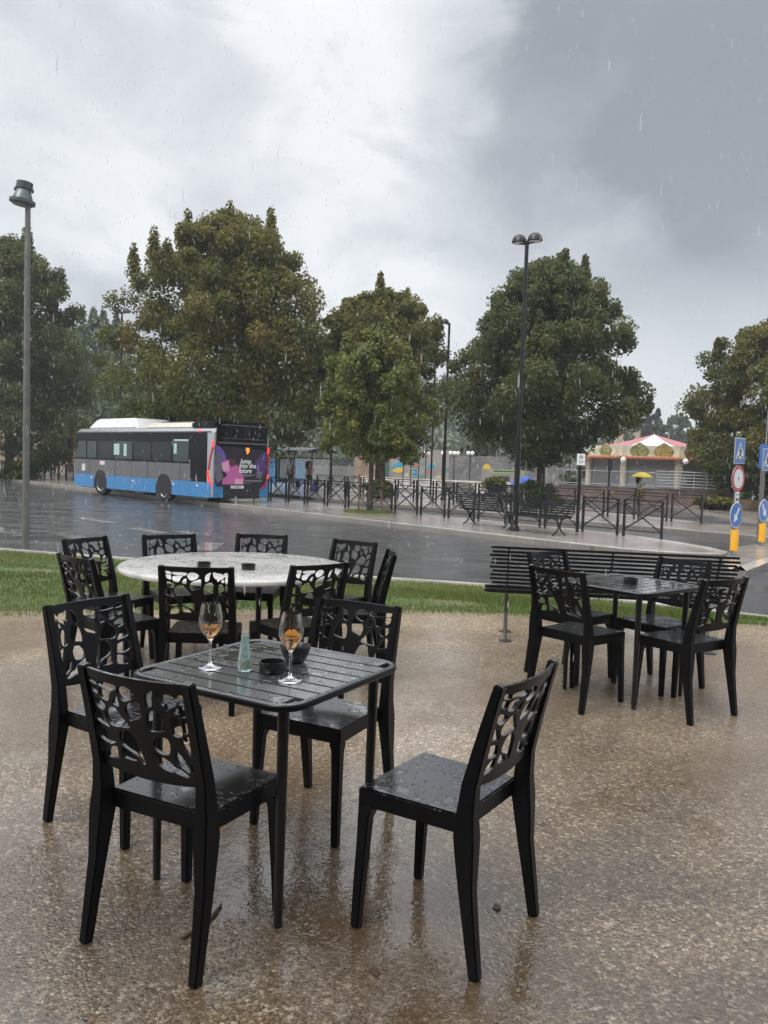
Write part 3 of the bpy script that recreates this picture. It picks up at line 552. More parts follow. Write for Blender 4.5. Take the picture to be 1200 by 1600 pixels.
# ------------------------------------------------------------------ cafe chairs
def post_y(z):
    pr = [(-.02, -.247), (0, -.243), (.25, -.205), (.44, -.190), (.55, -.200), (.70, -.236), (.85, -.278), (.9, -.292)]
    for (a, ya), (b, yb) in zip(pr, pr[1:]):
        if z <= b: return ya + (yb - ya) * (z - a) / (b - a)
    return pr[-1][1]
HOLES = [[(155,285),(200,295),(195,345),(165,355)],[(222,350),(215,310),(250,275),(280,285),(300,390),(265,375)],[(287,270),(325,244),(337,290),(316,352)],[(368,242),(410,260),(445,300),(452,368),(412,350),(388,290)],
[(170,382),(195,378),(205,450),(187,455)],[(221,388),(255,410),(242,430),(224,425)],[(388,420),(430,418),(470,440),(498,500),(498,572),(420,574),(380,558),(373,480)],[(252,500),(270,468),(298,482),(316,560),(325,598),(300,625),(268,618),(250,560)],
[(196,507),(215,503),(233,588),(215,598),(201,560)],[(221,642),(243,643),(248,663),(231,692)],[(392,680),(420,648),(470,648),(508,682),(522,720),(490,768),(440,782),(412,758)],[(237,712),(278,664),(284,720),(257,796),(242,798)],
[(345,755),(364,790),(377,840),(348,898),(316,936),(302,900),(322,830)],[(424,900),(452,850),(534,780),(541,855),(500,915),(442,938)],[(322,975),(390,915),(420,905),(428,935),(352,983)],[(257,892),(270,884),(274,930),(265,956)],
[(533,262),(570,214),(620,208),(666,246),(640,316),(580,308)],[(522,342),(580,348),(638,372),(662,420),(652,486),(600,477),(548,453)],[(684,197),(828,168),(837,198),(722,232)],[(873,158),(928,138),(932,168),(882,192)],
[(744,247),(848,238),(862,298),(810,326),(772,280)],[(884,221),(936,194),(940,238),(903,272)],[(703,292),(756,340),(717,371),(703,330)],[(763,402),(808,398),(866,440),(876,488),(848,541),(762,551),(694,547),(732,470)],
[(864,370),(936,314),(955,360),(910,411)],[(938,444),(972,434),(996,503),(910,556),(898,540)],[(902,622),(1006,584),(1016,658),(948,706),(892,697)],[(692,640),(740,594),(788,613),(817,680),(797,728),(728,788),(690,862),(668,852),(672,740)],
[(744,828),(790,773),(828,754),(832,826),(748,850)],[(888,753),(948,753),(1004,826),(902,831)],[(993,740),(1028,704),(1040,795)]]
def lattice_mesh():
    src = [(150, 268), (945, 133), (270, 1010), (1050, 842)]; dst = [(.172, .818), (-.172, .818), (.172, .562), (-.172, .562)]
    A = []; b = []
    for (x, y), (X, Y) in zip(src, dst): A += [[x, y, 1, 0, 0, 0, -X * x, -X * y], [0, 0, 0, x, y, 1, -Y * x, -Y * y]]; b += [X, Y]
    h = np.linalg.solve(np.array(A, float), np.array(b, float))
    def hm(x, y): w = h[6] * x + h[7] * y + 1; return ((h[0] * x + h[1] * y + h[2]) / w, (h[3] * x + h[4] * y + h[5]) / w)
    loops = [[Vector((*hm(*q), 0)) for q in L] for L in HOLES]
    loops = [smooth_loop([(v.x, v.y, 0) for v in L], 5) for L in loops]
    W_ = .177; N = 28; out = []
    out += [(-W_ + 2 * W_ * i / N, .528 + .012 * (2 * i / N - 1) ** 2, 0) for i in range(N + 1)]
    out += [(W_, .528 + .012 + (.846 - .54) * i / 12, 0) for i in range(1, 12)]
    out += [(W_ - 2 * W_ * i / N, .846, 0) for i in range(N + 1)]
    out += [(-W_, .846 - (.846 - .54) * i / 12, 0) for i in range(1, 12)]
    from mathutils.geometry import delaunay_2d_cdt
    polys = []
    for L in loops:
        c = sum(L, Vector((0, 0, 0))) / len(L); polys.append([((v.x - c.x) * 1.10 + c.x + .0015 * (1 if v.x > c.x else -1), (v.y - c.y) * 1.10 + c.y + .0015 * (1 if v.y > c.y else -1)) for v in L])
    def inside(x, y, pl):
        k = False; j = len(pl) - 1
        for i in range(len(pl)):
            if (pl[i][1] > y) != (pl[j][1] > y) and x < (pl[j][0] - pl[i][0]) * (y - pl[i][1]) / (pl[j][1] - pl[i][1]) + pl[i][0]: k = not k
            j = i
        return k
    outer = [(q[0], q[1]) for q in out]; P2, E2 = [], []
    for L in [outer] + polys:
        o = len(P2); P2 += L; E2 += [(o + i, o + (i + 1) % len(L)) for i in range(len(L))]
    for gx in np.arange(-.168, .17, .014):
        for gz in np.arange(.54, .842, .016):
            if not any(inside(gx, gz, L) for L in polys): P2.append((gx, gz))
    V2, _, F2, _, _, _ = delaunay_2d_cdt([Vector(q) for q in P2], E2, [], 0, 1e-6)
    bm = bmesh.new(); bv = [bm.verts.new((v.x, 0, v.y)) for v in V2]
    for f in F2:
        c = sum((V2[i] for i in f), Vector((0, 0))) / len(f)
        if inside(c.x, c.y, outer) and not any(inside(c.x, c.y, L) for L in polys):
            try: bm.faces.new([bv[i] for i in f])
            except ValueError: pass
    bmesh.ops.delete(bm, geom=[v for v in bm.verts if not v.link_faces], context='VERTS')
    bmesh.ops.recalc_face_normals(bm, faces=bm.faces)
    ex = bmesh.ops.extrude_face_region(bm, geom=bm.faces[:]); 
    for v in ex['geom']:
        if isinstance(v, bmesh.types.BMVert): v.co.y += .0115
    bmesh.ops.recalc_face_normals(bm, faces=bm.faces)
    es = [e for e in bm.edges if len(e.link_faces) == 2 and e.calc_face_angle(0) > 1.2]
    bmesh.ops.bevel(bm, geom=es, offset=.0018, segments=1, affect='EDGES', clamp_overlap=True)
    for v in bm.verts:
        x, w, z = v.co; bow = -.030 * (1 - min(1, (x / .19) ** 2)) * min(1, .35 + .65 * (z - .53) / .3)
        v.co = (x, post_y(z) + bow + w - .006, z)
    me = bpy.data.meshes.new('backrest'); bmesh.ops.recalc_face_normals(bm, faces=bm.faces); bm.to_mesh(me); bm.free(); me.materials.append(M['black_plastic']); me.shade_smooth(); me.set_sharp_from_angle(angle=math.radians(32)); return me
def make_chair():
    t = thing('cafe_chair', '', 'chair', group='black pierced back cafe chairs')
    link('backrest', lattice_mesh(), t)
    g = MB(); g.prism([(-.198, .187), (-.186, -.170), (.186, -.170), (.198, .187)], .392, .451); g.build('seat', 'black_plastic', t, bevel=.006)
    for s in (-1, 1):
        g = MB(); zs = [-.0, .12, .25, .34, .40, .47, .55, .65, .75, .851]
        fl = [(.015, .016), (.017, .019), (.019, .023), (.022, .030), (.025, .033), (.021, .027), (.019, .023), (.018, .020), (.017, .017), (.0165, .014)]
        xs = [.207, .205, .202, .199, .196, .195, .194, .193, .193, .192]
        g.tube([(s * x, post_y(z), z) for x, z in zip(xs, zs)], 0, flat_=[(a, b) for a, b in fl], up=(0, 1, 0)); g.build('leg', 'black_plastic', t, bevel=.004)
        g = MB(); zs = [0, .15, .28, .358, .394]
        g.tube([(s * x, y, z) for x, y, z in zip((.189, .185, .1805, .178, .1725), (.184, .178, .171, .168, .161), zs)], 0, flat_=[(.0145, .0145), (.016, .0165), (.0175, .018), (.019, .020), (.0245, .026)], up=(0, 1, 0)); g.build('leg', 'black_plastic', t, bevel=.004)
    return t
CH = [(-.551, 2.484, -.471, 'black pierced back cafe chair nearest on the left, back turned, at the wine glass table'),
 (-.972, 3.206, -2.127, 'black cafe chair at the left corner of the wine glass table, facing the camera'),
 (-.226, 3.269, 2.663, 'black cafe chair on the far right of the wine glass table, tucked under it'),
 (.213, 2.549, .986, 'black cafe chair pulled away from the wine glass table, nearest on the right'),
 (-1.872, 5.706, -2.004, 'black cafe chair at the far left of the white round table, against the lawn'),
 (-1.621, 4.994, -.737, 'black cafe chair at the near left of the round table, back seen almost edge on'),
 (-1.038, 4.786, .036, 'black cafe chair square on from behind at the round table, above the left wine glass'),
 (-.542, 5.012, .705, 'black cafe chair at the near right of the round table, seen from behind obliquely'),
 (-.372, 6.039, 2.531, 'black cafe chair at the far right of the white round table, turned toward it'),
 (-.214, 5.521, 1.676, 'black cafe chair right of the round table, its curved back exactly edge on'),
 (-1.497, 6.04, 3.70, 'black cafe chair behind the round table on the left, below the bus rear wheel'),
 (-.99, 6.267, 3.061, 'black cafe chair behind the round table on the right, squarely facing the camera'),
 (1.266, 5.114, -.879, 'black cafe chair at the near left of the right hand table, seen from behind'),
 (1.365, 5.712, -2.472, 'black cafe chair at the far left of the right hand table, against the long bench'),
 (1.873, 5.506, 2.196, 'black cafe chair at the far right of the right hand table, facing the camera'),
 (1.85, 4.971, .569, 'black cafe chair at the near right of the right hand table, below the road signs')]
for x, y, a, lab in CH: first_or_dup(KIT, 'chair', make_chair, (x, y, 0), a, lab)
# ------------------------------------------------------------------ tables
def make_square_table():
    t = thing('slatted_table', '', 'table', group='black slatted cafe tables'); S, zt, R = .335, .728, .075
    ring = []
    for cx, cy, a0 in ((S - R, S - R, 0), (-S + R, S - R, 90), (-S + R, -S + R, 180), (S - R, -S + R, 270)):
        ring += [(cx + R * math.cos(math.radians(a0 + k * 15)), cy + R * math.sin(math.radians(a0 + k * 15)), zt - .013) for k in range(7)]
    n = len(ring); g = MB(); vs = []; fs = []; K = 8
    for i in range(n):
        p, a, b = Vector(ring[i]), Vector(ring[i - 1]), Vector(ring[(i + 1) % n]); tt = (b - a).normalized(); o = Vector((tt.y, -tt.x, 0))
        vs += [p + o * .016 * math.cos(2 * math.pi * k / K) + Vector((0, 0, .0145 * math.sin(2 * math.pi * k / K))) for k in range(K)]
    for i in range(n):
        for k in range(K): fs.append((i * K + k, i * K + (k + 1) % K, ((i + 1) % n) * K + (k + 1) % K, ((i + 1) % n) * K + k))
    g.add(vs, fs); g.build('frame', 'black_plastic', t, angle=60)
    g = MB(); nsl = 8; w = (2 * S - .02) / nsl
    for k in range(nsl):
        y = -S + .01 + w * (k + .5); e = S - .006; yy = abs(y) + w / 2
        if yy > S - R: e = S - R + math.sqrt(max(0, R * R - (yy - S + R) ** 2)) - .004
        q = MB(); q.box((0, y, zt - .008), (2 * e, w - .007, .012)); g.add(q.v, q.f)
    g.build('tabletop', 'table_metal', t, bevel=.0025)
    for sx in (-1, 1):
        for sy in (-1, 1):
            g = MB(); g.tube([(sx * .262, sy * .262, 0), (sx * .264, sy * .264, .35), (sx * .266, sy * .266, zt - .02)], [.0135, .0165, .0185], 12); g.build('leg', 'black_metal', t)
    return t
def place_table(x, y, a, lab): return first_or_dup(KIT, 'sqt', make_square_table, (x, y, 0), a, lab)
place_table(-.382, 2.835, -.53, 'square black slatted table carrying two wine glasses, wet with rain')
place_table(1.60, 5.31, .69, 'square black slatted table on the right with one ashtray, in front of the long bench')
t = thing('round_table', 'large round white table with black legs ringed by eight chairs', 'table', (-.985, 5.50, 0))
g = MB(); g.lathe([(0, .694), (.69, .694), (.742, .697), (.762, .706), (.765, .722), (.757, .733), (.742, .737), (.3, .7375), (0, .738)], 96); g.build('tabletop', 'white_top', t, angle=50)
for k in range(4):
    an = .5 + k * math.pi / 2; g = MB(); c, s = math.cos(an), math.sin(an)
    g.tube([(c * .46, s * .46, 0), (c * .45, s * .45, .66), (c * .42, s * .42, .688)], [.018, .018, .018], 10); g.build('leg', 'black_metal', t)
g = MB()
for k in range(2):
    an = .5 + k * math.pi / 2; c, s = math.cos(an), math.sin(an); g.box((0, 0, .676 - .001 * k), (.9, .03, .03), X=Matrix.Rotation(an, 4, 'Z'))
g.build('under_frame', 'black_metal', t)
# things on the tables
def make_glass():
    t = thing('wine_glass', '', 'glass', group='wine glasses on the slatted table')
    out = [(0, 0), (.037, .0), (.040, .0025), (.036, .005), (.016, .009), (.006, .016), (.0042, .03), (.0040, .07), (.0048, .095), (.010, .103), (.022, .116), (.034, .135), (.0405, .155), (.0415, .168), (.0395, .19), (.0345, .215), (.0315, .226)]
    inn = [(.0302, .226), (.0332, .214), (.0382, .19), (.0402, .168), (.0392, .155), (.0328, .136), (.021, .118), (.010, .107), (0, .1045)]
    g = MB(); g.lathe(out + inn, 40); g.build('bowl', 'clear_glass', t, angle=60)
    g = MB(); g.lathe([(0, .1050), (.0097, .1073), (.0206, .1183), (.0323, .1363), (.0372, .147), (.0372, .1472), (0, .1475)], 40); g.build('drink', 'spritz', t, angle=60); return t
TZ = .7275
gl = [(P(328, 1044, TZ), 'wine glass a third full of pale orange drink, left of the bottle'), (P(453, 1064, TZ), 'wine glass with an orange slice in its drink, beside the black bowl')]
for q, lab in gl: first_or_dup(KIT, 'glass', make_glass, q, 0, lab)
for (q, _), dx, dy, lab in zip(gl, (.030, .002), (.012, -.008), ('black drinking straw leaning right in the left wine glass', 'black drinking straw standing upright in the right wine glass')):
    g = MB(); g.tube([(-dx * .5, -dy * .5, .112), (dx * .9, dy * .9, .262)], .0031, 10); o = g.build('straw', 'ash_plastic'); o.location = q; tag(o, lab, 'straw', 'black straws')
g = MB(); R = .024; n = 20
arc = [(R * math.cos(math.pi * k / n), R * math.sin(math.pi * k / n)) for k in range(n + 1)]
g.prism(arc, -.003, .003, X=Matrix.Translation((.004, -.006, .150)) @ Matrix.Rotation(1.1, 4, 'X') @ Matrix.Rotation(.5, 4, 'Y')); g.prism([(x * .8, y * .8 + .002) for x, y in arc], .003, .0036, X=Matrix.Translation((.004, -.006, .150)) @ Matrix.Rotation(1.1, 4, 'X') @ Matrix.Rotation(.5, 4, 'Y'))
o = g.build('orange_slice', 'orange_peel'); o.location = gl[1][0]; tag(o, 'half slice of orange in the right wine glass', 'fruit')
t = thing('glass_bottle', 'small pale green glass bottle tapering to its neck, between the wine glasses', 'bottle', P(382, 1048, TZ))
g = MB(); g.lathe([(0, 0), (.021, 0), (.024, .003), (.0245, .010), (.022, .045), (.0165, .09), (.0135, .112), (.0140, .116), (.0140, .124), (.0130, .127), (.0112, .127), (.0112, .112), (.0140, .09), (.0195, .045), (.0218, .010), (0, .008)], 32); g.build('body', 'green_glass', t, angle=60)
g = MB(); rnd = random.Random(2)
for k in range(46):
    an = rnd.random() * 6.28; r = .0165 * math.sqrt(rnd.random()); g.ball((r * math.cos(an), r * math.sin(an), .0125 + .024 * rnd.random()), .0034 + .0016 * rnd.random(), 6)
g.build('filling', 'filling', t)
def make_ashtray():
    g = MB(); g.lathe([(0, 0), (.041, 0), (.0445, .003), (.046, .034), (.0445, .037), (.041, .0365), (.0395, .012), (0, .010)], 40)
    o = g.build('ashtray', 'ash_plastic', angle=50); return tag(o, '', 'ashtray', 'black round ashtrays')
for q, lab in ((P(425, 1049, TZ), 'black ashtray beside the green bottle on the table with glasses'), (P(388, 890, .738), 'black ashtray standing higher on the right of the white round table'), (P(318, 887, .738), 'black ashtray half hidden behind a chair top on the white round table'), (P(985, 912, TZ), 'black ashtray on the right hand slatted table')):
    first_or_dup(KIT, 'ash', make_ashtray, q, 0, lab)
g = MB(); g.lathe([(0, 0), (.030, 0), (.034, .003), (.050, .034), (.0555, .058), (.0545, .060), (.0525, .058), (.047, .034), (.031, .007), (0, .005)], 40); o = g.build('snack_bowl', 'ash_plastic', angle=60); o.location = P(461, 1034, TZ); tag(o, 'black snack bowl behind the right wine glass', 'bowl')
# ------------------------------------------------------------------ long slatted bench on the plaza edge
t = thing('slatted_bench', 'long black slatted bench seen from behind on pale cast legs', 'bench', (1.845, 6.72, 0), math.radians(-8))
prf = [(-.215, .800), (-.205, .765)] + [(-.195 + .016 * k, .735 - .034 * k) for k in range(9)]       # the rolled back, top to bottom
seat_p = [(-.045, .425), (.02, .405), (.085, .400), (.15, .402), (.215, .408), (.28, .412), (.34, .405), (.385, .385)]
def slats(pp, x0, x1, name, par):
    g = MB()
    for i, (y, z) in enumerate(pp):
        e = .012 * math.sin(i * 2.3); g.tube([(x0 + e, y, z), (x1 + e, y, z)], 0, flat_=(.012, .0095))
    return g.build(name, 'black_metal', par, bevel=.003)
slats(prf, -.94, .98, 'backrest', t); slats(seat_p, -.98, .96, 'seat', t)
for x in (-.80, 0.02, .84):
    g = MB(); g.tube([(x, y + .014, z) for y, z in prf + seat_p], 0, flat_=(.016, .006)); g.build('rib', 'black_metal', t)
for x in (-.80, .84):
    for s in (-1, 1):
        g = MB(); yb, yt_ = (.16 - .20 * 1, .16 + .20 * 1)[(s + 1) // 2], .16 + s * .075
        g.tube([(x, yt_, .40), (x, .16 + s * .012, .25), (x, .16 + s * .012, .21), (x, yb + s * -.03, .06), (x, yb, .005)], [.014, .015, .015, .014, .014], 8)
        g.lathe([(0, 0), (.055, 0), (.055, .006), (.02, .012), (.014, .02)], 18, X=Matrix.Translation((x, yb, 0))); g.build('leg', 'bench_iron', t)
# small litter on the plaza
g = MB(); q = [P(u, v, .006) for u, v in ((285, 1466), (300, 1456), (318, 1446), (332, 1432), (346, 1413))]; g.tube(q, [.004, .006, .0065, .006, .004], 8); tag(g.build('fallen_twig', 'twig_wood'), 'thin brown twig lying on wet gravel under the near left chair', 'twig')
for i, (u, v, lab) in enumerate(((776, 1417, 'dark fallen leaf on the gravel under the right hand near chair'), (604, 1094, 'dark fallen leaf right of the table with glasses'), (586, 1518, 'dark fallen leaf near the bottom edge, below the seat of the near right chair'))):
    c = P(u, v, .004); g = MB(); a = i * 1.7
    L = [(.0, -.022), (.013, -.010), (.011, .008), (0, .024), (-.011, .008), (-.013, -.010)]
    g.prism([(c.x + x * math.cos(a) - y * math.sin(a), c.y + x * math.sin(a) + y * math.cos(a)) for x, y in L], .002, .0055); tag(g.build('fallen_leaf', 'twig_wood'), lab, 'leaf', 'fallen leaves on the plaza')
# ------------------------------------------------------------------ barriers with crossed bars
def make_barrier():
    t = thing('street_barrier', '', 'barrier'); L, H = 1.05, .94
    for x in (.0, L):
        g = MB(); g.box((x, 0, H / 2 - .02), (.052, .052, H + .04)); g.build('post', 'black_metal', t)
    g = MB(); g.box((L / 2, 0, H - .015), (L - .042, .040, .032)); g.box((L / 2, 0, H - .115), (L - .042, .022, .022)); g.build('rail', 'black_metal', t)
    g = MB(); a, b = (.02, 0, .17), (L - .02, 0, H - .13)
    g.tube([a, b], 0, flat_=(.015, .015)); g.tube([(a[0], .032, b[2]), (b[0], .032, a[2])], 0, flat_=(.015, .015)); g.box((L / 2, 0, .16), (L - .042, .02, .02)); g.build('cross_bars', 'black_metal', t); return t
NTH = ['first', 'second', 'third', 'fourth', 'fifth', 'sixth', 'seventh', 'eighth', 'ninth', 'tenth', 'eleventh', 'twelfth', 'thirteenth', 'fourteenth', 'fifteenth', 'sixteenth', 'seventeenth', 'eighteenth']
fr = ['last barrier of the front row, at the right end before the kerb corner', 'front row barrier second from the right end, right of the notice post', 'front row barrier behind the right end of the bench right of the lamp', 'front row barrier behind the left end of the bench right of the lamp', 'front row barrier just behind the tall two headed lamp post', 'front row barrier behind the right end of the bench left of the lamp', 'front row barrier behind the left end of the bench left of the lamp', 'front row barrier just left of the bench that faces the road', 'front row barrier second to the right of the staked young tree', 'front row barrier directly right of the staked young tree', 'front row barrier directly left of the staked young tree', 'front row barrier in front of the right end of the bus shelter', 'front row barrier in front of the woman at the shelter', 'front row barrier in front of the man at the shelter', 'front row barrier right beside the back of the bus']
for k, lab in enumerate(fr):
    o = first_or_dup(KIT, 'bar', make_barrier, SN(.6 + 1.235 * k, 3.2), KRZ, 'black steel ' + lab); o['group'] = 'barriers of the front row along the kerb'
for k in range(12):
    s = 38.6 + 1.235 * k; o = dup(KIT['bar'], SN(s, 3.2), KRZ, f'black crossed barrier far left of the bus, {NTH[k]} one counted leftwards from the bus front'); o['group'] = 'barriers left of the bus'
for k in range(17):
    s = 3.2 + 1.235 * k; o = dup(KIT['bar'], SN(s, 10.2), KRZ, f'black crossed barrier of the back row, {NTH[k]} from its right end below the kiosk'); o['group'] = 'barriers of the back row'
for k in range(6):
    s = 52 + 1.235 * k; o = dup(KIT['bar'], SN(s, 13.5), KRZ, f'faint grey barrier in the row behind the left one, {NTH[k]} leftwards from the bus front'); o['group'] = 'far barriers at the left'
# ------------------------------------------------------------------ cast iron park benches
def make_park_bench():
    t = thing('iron_bench', '', 'bench', group='iron park benches'); Lx = .72
    back = [(-.25 + .03 * k, .84 - .062 * k) for k in range(7)]; seat = [(-.03, .44)] + [(.04 + .062 * k, .43 + .004 * k - .0012 * k * k) for k in range(7)]
    for nm, pp in (('backrest', back), ('seat', seat)):
        g = MB()
        for y, z in pp: g.tube([(-.9, y, z), (.9, y, z)], 0, flat_=(.012, .022) if nm == 'backrest' else (.024, .010))
        g.build(nm, 'black_iron', t)
    for x in (-Lx, Lx):
        g = MB(); g.tube([(x, y - .02, z) for y, z in back] + [(x, y, z - .025) for y, z in seat], 0, flat_=(.02, .012))
        for s in (-1, 1): g.tube([(x, .2 + s * .14, .42), (x, .2 + s * .07, .33), (x, .2 + s * .02, .24), (x, .2 + s * .05, .14), (x, .2 + s * .13, .07), (x, .2 + s * .21, .03), (x, .2 + s * .25, .0)], [.024, .022, .026, .022, .022, .02, .024], 8)
        g.lathe([(.045, -.014), (.06, -.014), (.06, .014), (.045, .014), (.045, -.014)], 14, X=Matrix.Translation((x, .2, .24)) @ Matrix.Rotation(math.pi / 2, 4, 'Y')); g.build('leg', 'black_iron', t)
    return t
B_ = [(5.25, 1.95, KRZ + math.pi, 'black iron bench left of the tall lamp, facing the wet road'), (3.15, 1.75, KRZ, 'black iron bench right of the tall lamp, seen from its back'),
      (15.2, 11.6, KRZ + math.pi, 'black iron bench in the back row, left of the pole behind the barriers'), (13.0, 11.6, KRZ, 'black iron bench in the back row, just left of the green shrub'),
      (54.5, 2.6, KRZ + math.pi, 'black iron bench cut by the left edge of the picture')]
for s, n, a, lab in B_: first_or_dup(KIT, 'pbench', make_park_bench, SN(s, n), a, lab)
# ------------------------------------------------------------------ lamps and poles
def dome_lamp(label, base, h_, heads, az_, r=.055, R=.19, group='black dome street lamps'):
    t = thing('street_lamp', label, 'street lamp', base, az_, group)
    g = MB(); g.tube([(0, 0, -.05), (0, 0, h_ * .33), (0, 0, h_ * .331), (0, 0, h_ - .05)], [r * 1.35, r * 1.3, r, r * .9], 14); g.lathe([(0, 0), (r * 2.1, 0), (r * 2.0, .1), (r * 1.4, .16)], 14); g.build('pole', 'black_metal', t)
    for s in heads:
        g = MB(); x = s * (R + .02); g.lathe([(R * math.cos(a), R * math.sin(a) * 1.05) for a in np.linspace(0, math.pi / 2, 9)][::-1][::-1], 20, X=Matrix.Translation((x, 0, h_ - .05)))
        g.lathe([(0, -.028), (R * .9, -.02), (R * 1.03, 0), (R, .02)], 20, X=Matrix.Translation((x, 0, h_ - .05))); g.tube([(0, 0, h_ - .12), (x, 0, h_ - .07)], .028, 8); h = g.build('lamp_head', 'black_metal', t)
        g = MB(); g.lathe([(0, -.033), (R * .8, -.030), (R * .8, -.027)], 20, X=Matrix.Translation((x, 0, h_ - .05))); g.build('diffuser', 'globe_white', h)
    return t
def hgt(u, v, base): return PY(u, v, base[1]).z - base[2]
b = SN(3.72, 1.42); dome_lamp('tall black street lamp with two dome heads in front of the dense tree', b, hgt(820, 374, b), (-1, 1), -.55)
b = P(692, 781, PAVZ); dome_lamp('black street lamp with one dome head, between the yellowing tree and the dense tree', b, hgt(700, 503, b), (-1,), -.1, .06)
b = ground_at(187, 44.0); dome_lamp('black street lamp whose two dome heads show left of the tallest tree', b, hgt(186, 486, b), (-1, 1), .3, .06, .2)
t = thing('street_lamp', 'grey street lamp with bell shaped metal head standing in the grass at the left', 'street lamp', P(40, 858, -.3), 0)
b = P(40, 858, -.3); Hh = hgt(37, 318, b); g = MB(); g.tube([(0, 0, -.1), (0, 0, 1.5), (0, 0, Hh + .05)], [.062, .058, .045], 16); g.build('pole', 'grey_post', t)
g = MB(); XT = Matrix.Translation((-.10, 0, Hh)) @ Matrix.Rotation(math.radians(7), 4, 'Y')
g.lathe([(0, -.02), (.17, -.02), (.20, 0), (.215, .0), (.215, .055), (.175, .06), (.125, .205), (.110, .225), (.110, .245), (.125, .25), (.135, .36), (.128, .372), (.1, .376), (0, .38)], 28, X=XT); h = g.build('lamp_head', 'lamp_grey', t, angle=30)
g = MB(); g.lathe([(0, -.034), (.165, -.03), (.165, -.022)], 24, X=XT); g.build('diffuser', 'concrete_grey', h)
for s in (-1, 1):
    g = MB(); g.ball((s * .15, 0, .235), (.028, .028, .042), 10, X=XT); g.tube([(s * .15, 0, .25), (s * .14, 0, .36)], .007, 6, X=XT); g.build('clamp', 'lamp_grey', h)
def pole(label, u, y, vtop, r, m='black_metal', z=PAVZ):
    b = ground_at(u, y, z); g = MB(); H_ = hgt(u, vtop, b); g.tube([(0, 0, -.1), (0, 0, H_ * .5), (0, 0, H_)], [r, r * .85, r * .6], 10); g.lathe([(0, 0), (r * 2, 0), (r * 1.9, .05), (r, .09)], 10)
    o = g.build('metal_pole', m); o.location = b; return tag(o, label, 'pole')
pole('thin dark pole between the yellowing tree and the one headed lamp', 673, 46, 560, .05); pole('thin dark pole behind the right end of the bus shelter', 517, 52, 560, .055)
pole('dark pole left of the bus front, the one nearer the bus', 85, 60, 640, .06); pole('slim light grey pole behind the right sign post, left one', 1193, 36, 640, .035, 'galvanised'); pole('light grey pole rising behind the right sign post at the picture edge', 1203, 34, 640, .05, 'galvanised')
t = thing('notice_board', 'dark banner board hanging from a black post left of the bus', 'notice board', ground_at(65, 56), 0); H_ = hgt(65, 655, ground_at(65, 56))
g = MB(); g.tube([(0, 0, -.1), (0, 0, H_)], .055, 10); g.build('post', 'black_metal', t); g = MB(); g.box((-.5, 0, H_ - .4), (.88, .05, .72)); g.build('board', 'panel_dark', t)
# small sign posts among the barriers
def sign_post(label, u, y, vtop, r, m):
    b = ground_at(u, y); t = thing('sign_post', label, 'sign', b, 0); H_ = hgt(u, vtop, b); g = MB(); g.tube([(0, 0, -.1), (0, 0, H_)], r, 10); g.build('post', m, t); return t, H_
t, H_ = sign_post('black post with a small white notice between the barriers right of the big tree', 905, 21.6, 709, .045, 'black_metal')
g = MB(); g.box((0, -.06, H_ - .15), (.21, .02, .30)); h = g.build('sign_plate', 'white_paint', t, bevel=.004)
g = MB(); g.box((0, -.0725, H_ - .085), (.10, .004, .09)); g.box((0, -.0725, H_ - .19), (.13, .004, .018)); g.box((0, -.0725, H_ - .23), (.11, .004, .018)); g.build('symbol', 'grey_letters', h)
t, H_ = sign_post('thin post carrying a dark box, standing in front of the kiosk shutters', 951, 33.0, 716, .04, 'black_metal'); g = MB(); g.box((0, -.06, H_ - .26), (.17, .06, .48)); g.build('signal_box', 'bus_dark', t, bevel=.02)
